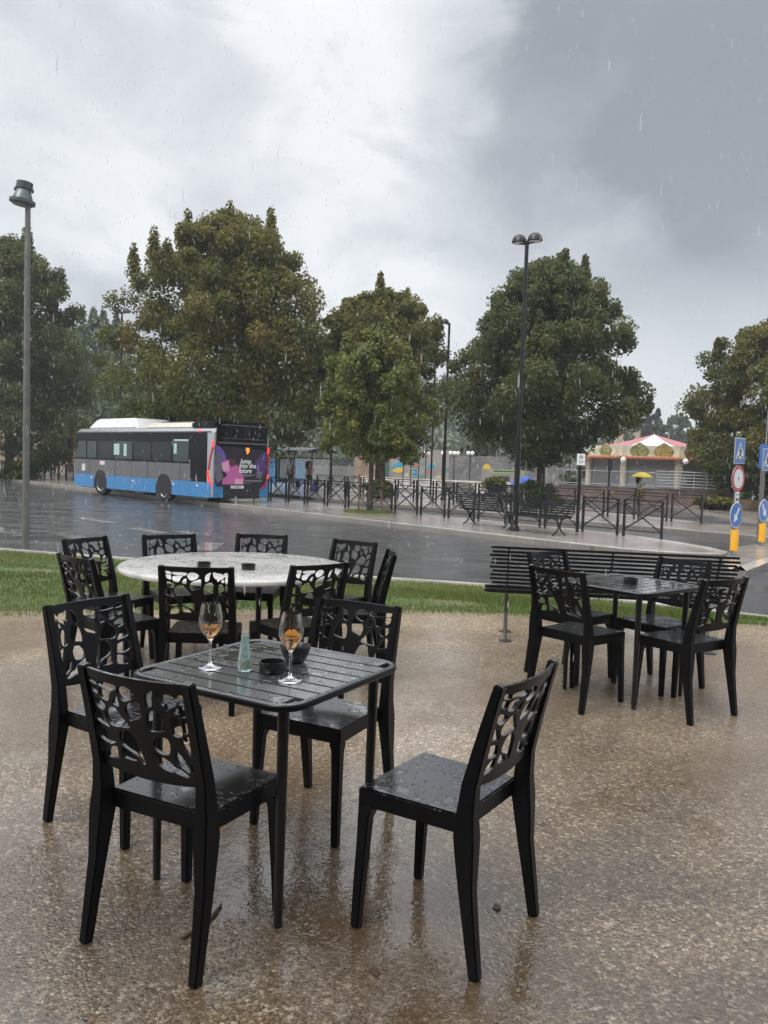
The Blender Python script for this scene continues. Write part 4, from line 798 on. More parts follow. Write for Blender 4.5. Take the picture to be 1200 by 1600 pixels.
# road signs on the traffic island
def disc(r, y, m, par, nm, z, t_=.004, sx=1.0, n=40):
    g = MB(); g.prism([(r * math.cos(2 * math.pi * k / n) * sx, r * math.sin(2 * math.pi * k / n)) for k in range(n)], 0, t_, X=Matrix.Translation((0, y, z)) @ Matrix.Rotation(math.pi / 2, 4, 'X')); return g.build(nm, m, par)
def plate(poly, y, m, par, nm, t_=.004):
    g = MB(); g.prism(poly, 0, t_, X=Matrix.Translation((0, y, 0)) @ Matrix.Rotation(math.pi / 2, 4, 'X')); return g.build(nm, m, par)
def rect(w, h_, z, x=0.0): return [(x - w / 2, z - h_ / 2), (x + w / 2, z - h_ / 2), (x + w / 2, z + h_ / 2), (x - w / 2, z + h_ / 2)]
def traffic_sign(label, u, v, rz, ring, mirror=1):
    t = thing('traffic_sign', label, 'road sign', P(u, v, PAVZ), rz, 'road signs on the traffic island'); t.scale = (.9, .9, .9)
    g = MB(); g.tube([(0, 0, -.1), (0, 0, 2.52)], .028, 12); g.build('post', 'grey_post', t)
    g = MB(); g.lathe([(0, .10), (.07, .10), (.088, .12), (.088, .575), (.08, .59), (0, .59)], 20, X=Matrix.Translation((.05, -.02, 0))); g.build('sleeve', 'sign_yellow', t)
    # arrow disc
    a = disc(.29, -.040, 'sign_back', t, 'arrow_sign', .92, .012); disc(.288, -.053, 'white_paint', a, 'sign_border', .92, .003); disc(.272, -.057, 'sign_blue', a, 'sign_face', .92, .003)
    c, s = math.cos(math.radians(-125)), math.sin(math.radians(-125))
    A = [(-.20, -.032), (.02, -.032), (.02, -.105), (.20, 0), (.02, .105), (.02, .032), (-.20, .032)]
    plate([(mirror * (x * c - y * s), .92 + x * s + y * c) for x, y in A], -.061, 'white_paint', a, 'arrow', .003)
    z = 1.36
    if ring:
        a = plate(rect(.20, .25, 1.32), -.040, 'sign_back', t, 'supplement_plate', .012); plate(rect(.192, .242, 1.32), -.053, 'white_paint', a, 'sign_face', .003)
        text('lettering', 'eccetto', .052, 'black_letters', Matrix.Translation((0, -.0575, 1.385)) @ Matrix.Rotation(math.pi / 2, 4, 'X'), a, depth=.001)
        plate(rect(.055, .06, 1.275, -.038), -.057, 'black_letters', a, 'vehicle_symbol', .003); plate(rect(.055, .06, 1.275, .038), -.057, 'black_letters', a, 'vehicle_symbol', .003)
        a = disc(.30, -.040, 'sign_back', t, 'ring_sign', 1.74, .012); disc(.298, -.053, 'sign_red', a, 'sign_border', 1.74, .003); disc(.215, -.057, 'white_paint', a, 'sign_face', 1.74, .003); plate(rect(.03, .07, 1.745), -.061, 'black_letters', a, 'symbol', .003)
        z = 2.075
    else: z = 1.95
    R_ = .29; zc = z + R_
    a = plate(rect(.50, .58, zc), -.040, 'sign_back', t, 'crossing_sign', .012); plate(rect(.49, .57, zc), -.053, 'white_paint', a, 'sign_border', .003); plate(rect(.465, .545, zc), -.057, 'sign_blue', a, 'sign_face', .003)
    plate([(-.19, zc - .17), (.19, zc - .17), (0, zc + .19)], -.061, 'white_paint', a, 'triangle', .003)
    g = MB(); XT = Matrix.Translation((0, -.065, zc)) @ Matrix.Rotation(math.pi / 2, 4, 'X')
    g.prism([(.025 * math.cos(k * .63), .085 + .025 * math.sin(k * .63)) for k in range(10)], 0, .003, X=XT)
    g.prism([(-.03, .05), (.02, .06), (.04, .0), (.075, -.03), (.06, -.045), (.02, -.015), (.03, -.06), (.07, -.125), (.045, -.135), (0, -.07), (-.05, -.135), (-.075, -.12), (-.025, -.05), (-.02, .0), (-.06, -.03), (-.07, -.015)], 0, .003, X=XT)
    for x in (-.135, -.085, .105, .15): g.prism([(x - .012, -.165), (x + .012, -.165), (x + .012 - x * .1, -.115), (x - .012 - x * .1, -.115)], 0, .003, X=XT)
    g.build('walking_figure', 'black_letters', a); return t
traffic_sign('left sign post with pedestrian crossing, red ringed and arrow signs above a yellow sleeve', 1143, 868, .72, True)
traffic_sign('right sign post cut by the picture edge, crossing and arrow signs above a yellow sleeve', 1187, 853, .74, False, -1)
t = thing('traffic_sign', 'plain blue sign showing from behind the right crossing sign', 'road sign', ground_at(1192, 19.6), .6, 'road signs on the traffic island')
g = MB(); g.box((0, 0, 2.1), (.42, .02, .56)); g.build('sign_plate', 'sign_blue', t); g = MB(); g.tube([(0, .05, -.1), (0, .05, 2.4)], .03, 10); g.build('post', 'grey_post', t)
# two stakes beside the young tree
for dx, lab in ((-.33, 'wooden stake left of the young tree trunk'), (.42, 'wooden stake right of the young tree trunk')):
    c = ground_at(577, 26.8); g = MB(); g.tube([(0, 0, -.1), (0, 0, 1.25)], [.03, .025], 8); o = g.build('wooden_stake', 'stake_wood'); o.location = (c[0] + dx, c[1] - .1, c[2]); tag(o, lab, 'stake', 'stakes of the young tree')
Qv = []; c = ground_at(577, 26.9)
V = np.zeros((900, 3, 3)); an = RNG.random(900) * 6.28; rr = RNG.random(900) ** .5 * .62; x0 = c[0] + np.cos(an) * rr * 1.3; y0 = c[1] + np.sin(an) * rr
for k, (ox, oz) in enumerate(((-.012, 0), (.012, 0), (0, .09))): V[:, k, 0] = x0 + ox + (RNG.standard_normal(900) * .03 if k == 2 else 0); V[:, k, 1] = y0; V[:, k, 2] = PAVZ + oz * (.5 + RNG.random(900))
tag(link('tree_pit_grass', mesh_from_arrays('tree_pit_grass', V.reshape(-1, 3), np.arange(2700).reshape(-1, 3), RNG.random(900) * .8, ['blade'])), 'grass growing around the foot of the staked young tree', 'grass', kind='stuff')
# ------------------------------------------------------------------ the bus
BA = 2.3729; bd = Vector((math.cos(BA), math.sin(BA), 0)); bn = Vector((-bd.y, bd.x, 0))
rl = Vector((-6.145, 29.234, 0)); bc = rl - bn * 1.25
bus = thing('city_bus', 'city bus with blue skirt, grey side and black windows, seen from its rear left corner', 'bus', (bc.x, bc.y, ROADZ + .01), BA)
L, Wd = 10.8, 1.25; AX = (3.25, 8.35)                                    # rear and front axle
g = MB(); sec = [(-Wd, .33), (-Wd, 2.62), (-Wd + .06, 2.76), (-Wd + .18, 2.84), (Wd - .18, 2.84), (Wd - .06, 2.76), (Wd, 2.62), (Wd, .33)]
n = len(sec); vs = []; xs = [(0, .96, 1), (.10, 1, 1), (L - .25, 1, 1), (L, .93, .985)]
for x, sy, sz in xs: vs += [(x, y * sy, .33 + (z - .33) * sz) for y, z in sec]
fs = [(i * n + k, i * n + (k + 1) % n, (i + 1) * n + (k + 1) % n, (i + 1) * n + k) for i in range(3) for k in range(n)] + [tuple(range(n)), tuple(range(3 * n, 4 * n))]
g.add(vs, fs); body = g.build('body', 'bus_silver', bus, bevel=.02)
def side(x0, x1, z0, z1, m, nm, par=None, t_=.012, s=1, y=Wd):
    g = MB(); g.box(((x0 + x1) / 2, s * (y + t_ / 2 - .001), (z0 + z1) / 2), (x1 - x0, t_, z1 - z0)); return g.build(nm, m, par or bus, bevel=.003)
ar = .58                                                                 # wheel arches cut the blue skirt
for s in (1, -1):
    for x0, x1 in ((.10, AX[0] - ar), (AX[0] + ar, AX[1] - ar), (AX[1] + ar, L - .04)): side(x0, x1, .31, .86, 'bus_blue', 'skirt_panel', s=s, t_=.02)
    side(1.42, AX[0] - ar, .864, 1.50, 'bus_grey', 'side_panel', s=s); side(AX[0] + ar, AX[1] - ar, .864, 1.50, 'bus_grey', 'side_panel', s=s); side(AX[1] + ar, L - .04, .864, 1.50, 'bus_grey', 'side_panel', s=s)
    for ax in AX:
        arch = [(ax - ar, .864), (ax - ar, 1.50), (ax + ar, 1.50), (ax + ar, .864)] + [(ax + ar * math.cos(a) * .98, .47 + (ar + .05) * math.sin(a)) for a in np.linspace(.68, math.pi - .68, 9)]
        g = MB(); g.prism(arch, 0, .012, X=Matrix.Translation((0, s * (Wd - .001) + (.012 if s > 0 else 0), 0)) @ Matrix.Rotation(math.pi / 2, 4, 'X')); g.build('side_panel', 'bus_grey', bus)
        g = MB(); g.prism([(ax + ar * math.cos(a), .33 + max(0, .17 + (ar + .0) * math.sin(a))) for a in np.linspace(-.3, math.pi + .3, 15)], 0, .006, X=Matrix.Translation((0, s * (Wd + .0) + (.007 if s > 0 else -.001), 0)) @ Matrix.Rotation(math.pi / 2, 4, 'X')); g.build('wheel_arch', 'bus_dark', bus)
    win = side(.36, L - .06, 1.504, 2.66, 'bus_black', 'window_band', s=s); 
    for i, (x0, x1, m) in enumerate(((1.55, 2.62, 'bus_glass_pale'), (2.74, 4.10, 'bus_glass'), (4.22, 5.55, 'bus_glass'), (5.68, 7.05, 'bus_glass_pale'), (7.18, 8.55, 'bus_glass'), (8.72, 9.55, 'bus_glass_pale'), (9.68, 10.62, 'bus_glass_pale'))): side(x0, x1, 1.58, 2.30 if i else 2.34, m, 'pane', win, .006, s, Wd + .012)
    side(.36, 1.40, .864, 1.504, 'bus_black', 'engine_panel', s=s); side(.12, L - .1, 2.665, 2.70, 'bus_grey', 'roof_gutter', s=s, t_=.016)
side(6.72, 7.18, 1.74, 2.20, 'paper', 'paper_notice', t_=.003, y=Wd + .019); side(6.12, 6.36, 1.70, 2.20, 'paper', 'paper_notice', t_=.003, y=Wd + .019); side(2.36, 2.56, 1.86, 2.24, 'paper', 'paper_notice', t_=.003, y=Wd + .019)
side(1.58, 2.56, 2.30, 2.40, 'paper', 'paper_notice', t_=.003, y=Wd + .013); side(9.75, 10.05, 1.00, 1.30, 'white_paper', 'paper_notice', t_=.003, y=Wd + .012); side(7.98, 8.42, 1.30, 1.46, 'white_paper', 'paper_notice', t_=.003, y=Wd + .012); side(8.42, 8.56, 1.30, 1.46, 'dull_red', 'sticker', t_=.003, y=Wd + .012)
for s in (1, -1):
    for x in (1.41, 2.1, 4.45, 5.75, 7.05, 9.3): side(x, x + .014, .33, 1.5, 'bus_dark', 'panel_seam', s=s, t_=.0215)
for x in (.95, 2.55, 5.6, 9.15):
    g = MB(); g.ball((x, Wd + .02, .72), (.05, .015, .03), 8); g.build('side_lamp', 'side_lamp', bus)
for ax in AX:
    for s in (1, -1):
        X = Matrix.Translation((ax, s * (Wd - .16), .47)) @ Matrix.Rotation(-math.pi / 2 * s, 4, 'X')
        if s > 0 and ax == AX[1]: X = X @ Matrix.Rotation(-.12, 4, 'Y')
        wh = thing('wheel', None, None); wh.parent = bus
        g = MB(); g.lathe([(.29, -.14), (.42, -.14), (.465, -.11), (.475, 0), (.465, .12), (.44, .15), (.31, .155), (.29, .13), (.29, -.14)], 32, X=X); g.build('tyre', 'rubber', wh)
        g = MB(); g.lathe([(0, .05), (.10, .06), (.12, .10), (.14, .06), (.20, .03), (.25, .05), (.275, .13), (.30, .15), (.292, .10), (.28, -.1), (0, -.1)], 32, X=X); g.build('rim', 'rim_steel', wh)
g = MB(); g.box((L / 2, 0, .42), (L - .5, 2.1, .3)); g.build('underbody', 'bus_dark', bus)
g = MB(); g.box((L - .30, Wd * .98, 1.75), (.62, .03, 1.6)); g.box((L + .006, 0, 1.5), (.04, 2.2, 2.2)); g.build('front_panel', 'bus_orange', bus); 
g = MB(); g.box((L + .25, Wd + .18, 2.15), (.16, .22, .42)); g.tube([(L - .1, Wd - .1, 2.5), (L + .25, Wd + .15, 2.4)], .025, 6); g.build('mirror', 'bus_dark', bus, bevel=.03)
def pod(x0, x1, y0, y1, h_, m, nm, slope=.5, z=2.82):
    g = MB(); a = .10; vs = [(x0, y0, z), (x1, y0, z), (x1, y1, z), (x0, y1, z), (x0 + slope, y0 + a * 2, z + h_), (x1 - slope, y0 + a * 2, z + h_), (x1 - slope, y1 - a * 2, z + h_), (x0 + slope, y1 - a * 2, z + h_)]
    g.add(vs, [(3, 2, 1, 0), (4, 5, 6, 7), (0, 1, 5, 4), (1, 2, 6, 5), (2, 3, 7, 6), (3, 0, 4, 7)]); return g.build(nm, m, bus, bevel=.07, seg=3)
pod(5.75, 10.1, -.95, 1.02, .46, 'bus_white', 'roof_pod', .55); pod(1.95, 5.35, -.85, .95, .24, 'bus_cream', 'roof_pod', .08); pod(3.0, 6.6, -.9, -.1, .36, 'bus_grey', 'roof_pod', .3)
g = MB(); g.box((.80, 0, 2.93), (1.62, 2.30, .34)); g.build('rear_hump', 'bus_black', bus, bevel=.09)
# rear face
def rear(y0, y1, z0, z1, m, nm, par=None, t_=.012, x=0.0, bev=.004):
    g = MB(); g.box((x - t_ / 2 + .001, (y0 + y1) / 2, (z0 + z1) / 2), (t_, abs(y1 - y0), z1 - z0)); return g.build(nm, m, par or bus, bevel=bev)
rear(1.12, -1.12, .95, 2.98, 'bus_black', 'rear_panel', t_=.05); rear(.80, -.80, .33, .95, 'bus_dark', 'bumper', t_=.05); rear(1.22, .80, .33, .86, 'bus_blue', 'bumper', t_=.03); rear(-.80, -1.22, .33, .86, 'bus_blue', 'bumper', t_=.03)
XR = -.0495
rear(1.08, -1.10, 2.28, 2.33, 'bus_grey', 'trim_bar', t_=.02, x=XR); rear(.95, -1.05, 2.93, 2.96, 'bus_grey', 'trim_bar', t_=.02, x=XR); rear(.95, -1.0, 2.46, 2.475, 'bus_grey', 'trim_bar', t_=.012, x=XR)
def poly_rear(pts, m, nm, par, x, t_=.003):
    g = MB(); g.add([(x, y, z) for y, z in pts] + [(x - t_, y, z) for y, z in pts], [tuple(range(len(pts))), tuple(range(2 * len(pts) - 1, len(pts) - 1, -1))] + [(i, i + len(pts), (i + 1) % len(pts) + len(pts), (i + 1) % len(pts)) for i in range(len(pts))]); return g.build(nm, m, par)
def q(u, v): return ((765 - u) / 222, .33 + (985 - v) / 312)       # a point of the rear face, read off an enlargement of the photo
def blob(cu, cv, ru, rv, k=18): return [q(cu + ru * math.cos(2 * math.pi * i / k), cv + rv * math.sin(2 * math.pi * i / k)) for i in range(k)]
ad = poly_rear([q(500, 400), q(1010, 440), q(1000, 830), q(940, 880), q(520, 860), q(500, 800)], 'ad_deep', 'advert', bus, XR)
poly_rear([q(505, 402), q(540, 412), q(585, 470), q(610, 560), q(570, 640), q(560, 790), q(520, 830), q(500, 700)], 'ad_violet', 'advert_shape', ad, XR - .004)
poly_rear([q(1008, 455), q(960, 480), q(920, 540), q(890, 560), q(900, 700), q(1000, 720)], 'ad_purple', 'advert_shape', ad, XR - .004)
for c in ((530, 545, 32, 55), (535, 655, 42, 45), (540, 748, 38, 48)): poly_rear(blob(*c), 'ad_grey', 'advert_shape', ad, XR - .008)
poly_rear([q(560, 590), q(600, 565), q(640, 560), q(650, 640), q(700, 610), q(735, 640), q(780, 760), q(775, 835), q(570, 835), q(575, 780), q(620, 730), q(575, 680)], 'ad_pink', 'advert_shape', ad, XR - .012)
poly_rear([q(560, 600), q(628, 570), q(636, 690), q(575, 690)], 'ad_light_pink', 'advert_shape', ad, XR - .016); poly_rear(blob(665, 588, 36, 46), 'ad_brown', 'advert_shape', ad, XR - .016)
poly_rear([q(690, 770), q(770, 775), q(770, 832), q(690, 832)], 'ad_light_pink', 'advert_shape', ad, XR - .016)
for v, w in ((722, 150), (733, 110), (785, 180), (797, 175), (820, 70)): poly_rear([q(745 if v < 740 else 785, v), q((745 if v < 740 else 785) + w, v + 2), q((745 if v < 740 else 785) + w, v + 7), q(745 if v < 740 else 785, v + 5)], 'grey_letters', 'small_print', ad, XR - .008)
g = MB(); c = q(936, 725); ringp = [(math.cos(2 * math.pi * k / 24), math.sin(2 * math.pi * k / 24)) for k in range(24)]
vs = [(XR - .008, c[0] + .13 * a, c[1] + .13 * b) for a, b in ringp] + [(XR - .008, c[0] + .105 * a, c[1] + .105 * b) for a, b in ringp]; g.add(vs, [(k, (k + 1) % 24, 24 + (k + 1) % 24, 24 + k) for k in range(24)]); g.build('round_logo', 'grey_letters', ad)
XM = lambda u, v, dx: Matrix.Translation((XR - dx, *q(u, v))) @ Matrix.Rotation(-math.pi / 2, 4, 'Z') @ Matrix.Rotation(math.pi / 2, 4, 'X')
for s_, u, v in (('Jump', 792, 572), ('into the', 812, 624), ('future', 788, 680)): text('lettering', s_, .235, 'white_paint', XM(u, v, .0245), ad, shear=.2, bold=.006)
text('round_logo', 'B', .15, 'grey_letters', XM(936, 727, .0105), ad, bold=.004)
rear(q(770, 0)[0], q(850, 0)[0], q(0, 500)[1], q(0, 412)[1], 'bus_dark', 'number_display', t_=.006, x=XR - .005); text('route_number', '9', .30, 'led_orange', XM(812, 455, .0135), bus, bold=.010)
rear(q(655, 0)[0], q(780, 0)[0], q(0, 882)[1], q(0, 850)[1], 'white_paint', 'number_plate', t_=.006, x=XR - .006, bev=0); text('lettering', 'FX 984CC', .085, 'black_letters', XM(716, 866, .0145), bus)
def light(pts, m, nm):
    g = MB(); g.tube([(XR - .012, *q(u, v)) for u, v in pts], [.036] * len(pts), 8); return g.build(nm, m, bus)
light([(481, 355), (477, 420)], 'tail_red', 'tail_light'); light([(475, 425), (452, 560), (440, 680)], 'dull_red', 'light_strip'); light([(434, 690), (436, 740), (450, 800), (472, 850)], 'tail_red', 'tail_light')
light([(1022, 405), (1024, 475)], 'tail_red', 'tail_light'); light([(1024, 485), (1026, 600), (1024, 715)], 'dull_red', 'light_strip'); light([(1024, 725), (1022, 770)], 'tail_red', 'tail_light'); light([(1015, 800), (992, 850), (955, 885)], 'dull_red', 'light_strip')
g = MB(); g.ball((.85, Wd + .01, 2.70), (.10, .03, .05), 8); g.build('marker_light', 'tail_red', bus)
g = MB(); g.tube([(-.03, .25, .10), (-.03, .25, .36)], .05, 10); g.build('exhaust_pipe', 'galvanised', bus)
# ------------------------------------------------------------------ bus shelter
sh = thing('bus_shelter', 'black framed bus shelter with curved roof ribs and glass walls', 'shelter', ground_at(486, 46.6), KRZ)
HS, LS, DS = 2.02, 3.6, 1.35                                            # local x along the road, local -y away from the road
for x in (0, LS / 2, LS):
    for y in (0, -DS):
        if y == 0 and x == LS / 2: continue
        g = MB(); g.tube([(x, y, -.1), (x, y, HS + (.0 if y == 0 else .12))], .045, 8); g.build('post', 'black_metal', sh)
for x in (-.15, LS / 2, LS + .15):
    g = MB(); g.tube([(x, .35 - 1.95 * k / 8, HS + .02 + .42 * math.sin(math.pi * min(1, (.18 + .62 * k / 8)) ) - .16) for k in range(9)], 0, flat_=(.05, .06)); g.build('roof_rib', 'black_metal', sh)
g = MB(); vs = []; 
for k in range(9): y = .35 - 1.95 * k / 8; z = HS + .05 + .42 * math.sin(math.pi * (.18 + .62 * k / 8)) - .10; vs += [(-.15, y, z), (LS + .15, y, z)]
g.add(vs, [(2 * k, 2 * k + 1, 2 * k + 3, 2 * k + 2) for k in range(8)]); flat('roof_glass', (.30, .32, .33), .15, Alpha=.35); g.build('roof', 'roof_glass', sh)
flat('wall_glass', (.55, .62, .62), .05, Alpha=.25)
for x0, x1 in ((.06, LS / 2 - .05), (LS / 2 + .05, LS - .06)):
    g = MB(); g.box(((x0 + x1) / 2, -DS, 1.0), (x1 - x0, .02, 1.5)); p_ = g.build('glass_wall', 'wall_glass', sh)
    for zz in (1.78, .24): g = MB(); g.box(((x0 + x1) / 2, -DS, zz), (x1 - x0, .04, .05)); g.build('frame', 'black_metal', p_)
g = MB(); g.box((LS, -DS / 2, 1.05), (.08, .95, 1.5)); p_ = g.build('poster_case', 'black_metal', sh); g = MB(); g.box((LS - .045, -DS / 2, 1.1), (.01, .8, 1.25)); flat('poster_grey', (.28, .33, .32), .3); g.build('poster', 'poster_grey', p_)
g = MB(); g.box((LS / 2, -DS + .35, .45), (2.4, .35, .05)); g.box((.9, -DS + .35, .22), (.06, .3, .44)); g.box((2.7, -DS + .35, .22), (.06, .3, .44)); g.build('seat', 'black_metal', sh)
# ------------------------------------------------------------------ people
def skin(name, joints, bones, m, parent, root=0):
    me = bpy.data.meshes.new(name); me.from_pydata([j[0] for j in joints], bones, []); o = bpy.data.objects.new(name, me); COL.objects.link(o)
    sk = o.modifiers.new('s', 'SKIN'); sk.use_smooth_shade = True; sb = o.modifiers.new('d', 'SUBSURF'); sb.levels = sb.render_levels = 1
    for i, (p, r) in enumerate(joints): v = me.skin_vertices[0].data[i]; v.radius = (r, r) if not isinstance(r, tuple) else r; v.use_root = (i == root)
    dg = bpy.context.evaluated_depsgraph_get(); dg.update(); m2 = bpy.data.meshes.new_from_object(o.evaluated_get(dg)); bpy.data.objects.remove(o)
    m2.materials.clear(); m2.materials.append(M[m]); m2.shade_smooth(); return link(name, m2, parent)
def person(label, base, rz, H_, skinm, top, bottom, hair, arms='down', longhair=False, shorts=True, group=None):
    """a standing figure facing local +y: one continuous body, with hair and clothes over it"""
    k = H_ / 1.75; t = thing('person', label, 'person', base, rz, group)
    def s(x, y, z): return (x * k, y * k, z * k)
    if arms == 'down': L = [s(-.20, 0, 1.40), s(-.25, .0, 1.12), s(-.24, .08, .88), s(-.235, .12, .80)]; R = [s(.20, 0, 1.40), s(.25, -.02, 1.12), s(.25, .06, .88), s(.245, .10, .80)]
    else: L = [s(-.19, 0, 1.40), s(-.24, .03, 1.13), s(-.10, .24, 1.18), s(-.04, .29, 1.22)]; R = [s(.19, 0, 1.40), s(.25, .02, 1.14), s(.12, .22, 1.22), s(.05, .28, 1.28)]
    J = [(s(0, 0, .95), .135 * k), (s(0, 0, 1.15), .125 * k), (s(0, 0, 1.36), .125 * k), (s(0, .0, 1.47), .06 * k), (s(0, .02, 1.56), .07 * k), (s(0, .035, 1.64), .098 * k), (s(0, .02, 1.73), .06 * k), (s(0, .145, 1.60), .014 * k)]
    Bn = [(0, 1), (1, 2), (2, 3), (3, 4), (4, 5), (5, 6), (5, 7)]
    for arm in (L, R):
        o = len(J); J += [(arm[0], .058 * k), (arm[1], .045 * k), (arm[2], .034 * k), (arm[3], .036 * k)]; Bn += [(2, o), (o, o + 1), (o + 1, o + 2), (o + 2, o + 3)]
        tip = Vector(arm[3]); dirn = (Vector(arm[3]) - Vector(arm[2])).normalized(); lat = dirn.cross(Vector((0, 1, .3))).normalized()
        for f in range(5): J.append((tuple(tip + dirn * (.085 - .012 * abs(f - 1.6)) * k + lat * (f - 2) * .017 * k), .009 * k)); Bn.append((o + 3, len(J) - 1))
    for sx, fy in ((-1, .03), (1, -.04)):
        o = len(J); J += [(s(sx * .095, 0, .88), .092 * k), (s(sx * .10, fy, .49), .06 * k), (s(sx * .10, fy - .02, .10), .038 * k), (s(sx * .11, fy + .14, .035), .036 * k)]; Bn += [(0, o), (o, o + 1), (o + 1, o + 2), (o + 2, o + 3)]
    skin('body', J, Bn, skinm, t)
    TJ = [(s(0, 0, .93), .150 * k), (s(0, 0, 1.15), .142 * k), (s(0, 0, 1.36), .140 * k), (s(0, 0, 1.44), .085 * k)]; TB = [(0, 1), (1, 2), (2, 3)]
    for arm in (L, R): o = len(TJ); m_ = Vector(arm[0]).lerp(Vector(arm[1]), .75); TJ += [(arm[0], .074 * k), (tuple(m_), .06 * k)]; TB += [(2, o), (o, o + 1)]
    skin('shirt', TJ, TB, top, t)
    lo = .58 if shorts else .10; BJ = [(s(0, 0, .94), .152 * k)]; BB = []
    for sx, fy in ((-1, .03), (1, -.04)): o = len(BJ); BJ += [(s(sx * .097, 0, .86), .108 * k), (s(sx * .10, fy * .8, lo), (.082 if shorts else .055) * k)]; BB += [(0, o), (o, o + 1)]
    skin('shorts' if shorts else 'trousers', BJ, BB, bottom, t)
    g = MB(); g.ball(s(0, .015, 1.675), (.108 * k, .118 * k, .105 * k), 14)
    if longhair: g.tube([s(0, -.07, 1.70), s(0, -.115, 1.58), s(0, -.12, 1.40), s(0, -.12, 1.25)], [.08 * k, .09 * k, .08 * k, .03 * k], 10)
    g.v = [v for v in g.v]; h = g.build('hair', hair, t); h.data.transform(Matrix.Translation((0, -.028 * k, .012 * k)))
    return t
person('person in pale grey top and dark shorts standing under the bus shelter roof', ground_at(454, 45.6), 2.6, 1.76, 'skin_dark', 'shirt_grey', 'cloth_black', 'hair_dark')
person('person in pinkish top and black skirt looking at a phone beside the shelter post', ground_at(482, 44.6), -1.2, 1.62, 'skin', 'cloth_pink', 'cloth_black', 'hair_dark', 'phone', True)
g = MB(); g.prism([(-.22, 0), (.22, 0), (.2, .30), (-.2, .30)], -.08, .08, X=Matrix.Rotation(math.pi / 2, 4, 'X')); g.tube([(-.1, 0, .29), (-.08, 0, .42), (.08, 0, .42), (.1, 0, .29)], .012, 6); o = g.build('carrier_bag', 'bag_blue', bevel=.02); o.location = ground_at(492, 44.4); tag(o, 'blue bag on the ground beside the person with the phone', 'bag')
ub = ground_at(999, 38.6, -.2)
person('person in white top walking under a yellow umbrella in front of the kiosk', ub, -1.35, 1.46, 'skin', 'shirt_white', 'cloth_black', 'hair_dark', 'phone', True, False)
t = thing('umbrella', 'open yellow umbrella held by the person in the white top', 'umbrella', (ub[0] + .10, ub[1] + .02, ub[2] - .12)); t.scale = (.88, .88, 1)
g = MB(); n = 16; g.lathe([(.56, 1.50), (.55, 1.515), (.45, 1.60), (.30, 1.67), (.12, 1.715), (0, 1.725), ], n); g.lathe([(.55, 1.50), (.44, 1.59), (.29, 1.66), (0, 1.70)], n); g.build('canopy', 'umbrella_yellow', t); g = MB(); g.tube([(0, 0, 1.02), (0, 0, 1.78)], .011, 6); g.tube([(0, 0, 1.04), (0, 0, .99), (.03, 0, .97)], .016, 6); g.build('shaft', 'black_metal', t)
g = MB(); g.box((0, 0, .14), (.36, .16, .34)); bg_ = thing('shoulder_bag', 'dark bag with yellow strap loops at the side of the person with the umbrella', 'bag', (ub[0] - .02, ub[1] - .26, ub[2] + .48)); g.build('body', 'cloth_black', bg_, bevel=.03)
for x in (-.09, .05):
    g = MB(); g.tube([(x - .05, -.085, .0), (x - .05, -.085, .3), (x - .02, -.085, .38), (x + .02, -.085, .38), (x + .05, -.085, .3), (x + .05, -.085, .0)], .014, 6); g.build('strap', 'bag_yellow', bg_)
# ------------------------------------------------------------------ ramp wall and railing before the kiosk
def wall(name, label, cat, a, b, h_, th, m, z=PAVZ, cap=None, group=None):
    a, b = Vector((*a, 0)), Vector((*b, 0)); d = b - a; t = thing(name, label, cat, (a.x, a.y, z), math.atan2(d.y, d.x), group); g = MB(); g.box((d.length / 2, th / 2, h_ / 2 - .15), (d.length, th, h_ + .3)); g.build('wall', m, t)
    if cap: g = MB(); g.box((d.length / 2, th / 2, h_ + .03), (d.length, th + .08, .055)); g.build('coping', cap, t)
    return t
xy = lambda u, y: ground_at(u, y)[:2]
wall('ramp_wall', 'low brown wall of the ramp below the metal railing', 'wall', xy(872, 44.5), xy(1150, 40.0), .78, .3, 'ramp_wall', cap='concrete_grey')
def railing(label, a, b, z, h_, n, r, rails, group=None):
    a, b = Vector((*a, 0)), Vector((*b, 0)); d = b - a; t = thing('metal_railing', label, 'railing', (a.x, a.y, z), math.atan2(d.y, d.x), group)
    for k in range(n + 1):
        g = MB(); x = d.length * k / n; g.box((x, 0, h_ / 2), (r * 2, r, h_)); g.build('post', 'galvanised', t)
    for k in range(rails):
        g = MB(); zz = h_ - .02 - k * (h_ - .12) / max(1, rails - 1) if rails > 1 else h_ - .02; g.tube([(0, -r * .6, zz), (d.length, -r * .6, zz)], r * .7, 8); g.build('rail', 'galvanised', t)
railing('thin grey railing along the left part of the ramp wall', xy(880, 44.5), xy(1025, 42.3), .62, .80, 6, .02, 2)
railing('sturdy galvanised railing with many bars on the right part of the ramp wall', xy(1025, 41.9), xy(1146, 39.6), .62, .88, 6, .035, 6)
wall('earth_bank', 'bare brown bank behind the far kerb below the ramp railing', 'bank', xy(1095, 39.0), xy(1260, 36.0), .5, .5, 'earth_brown')
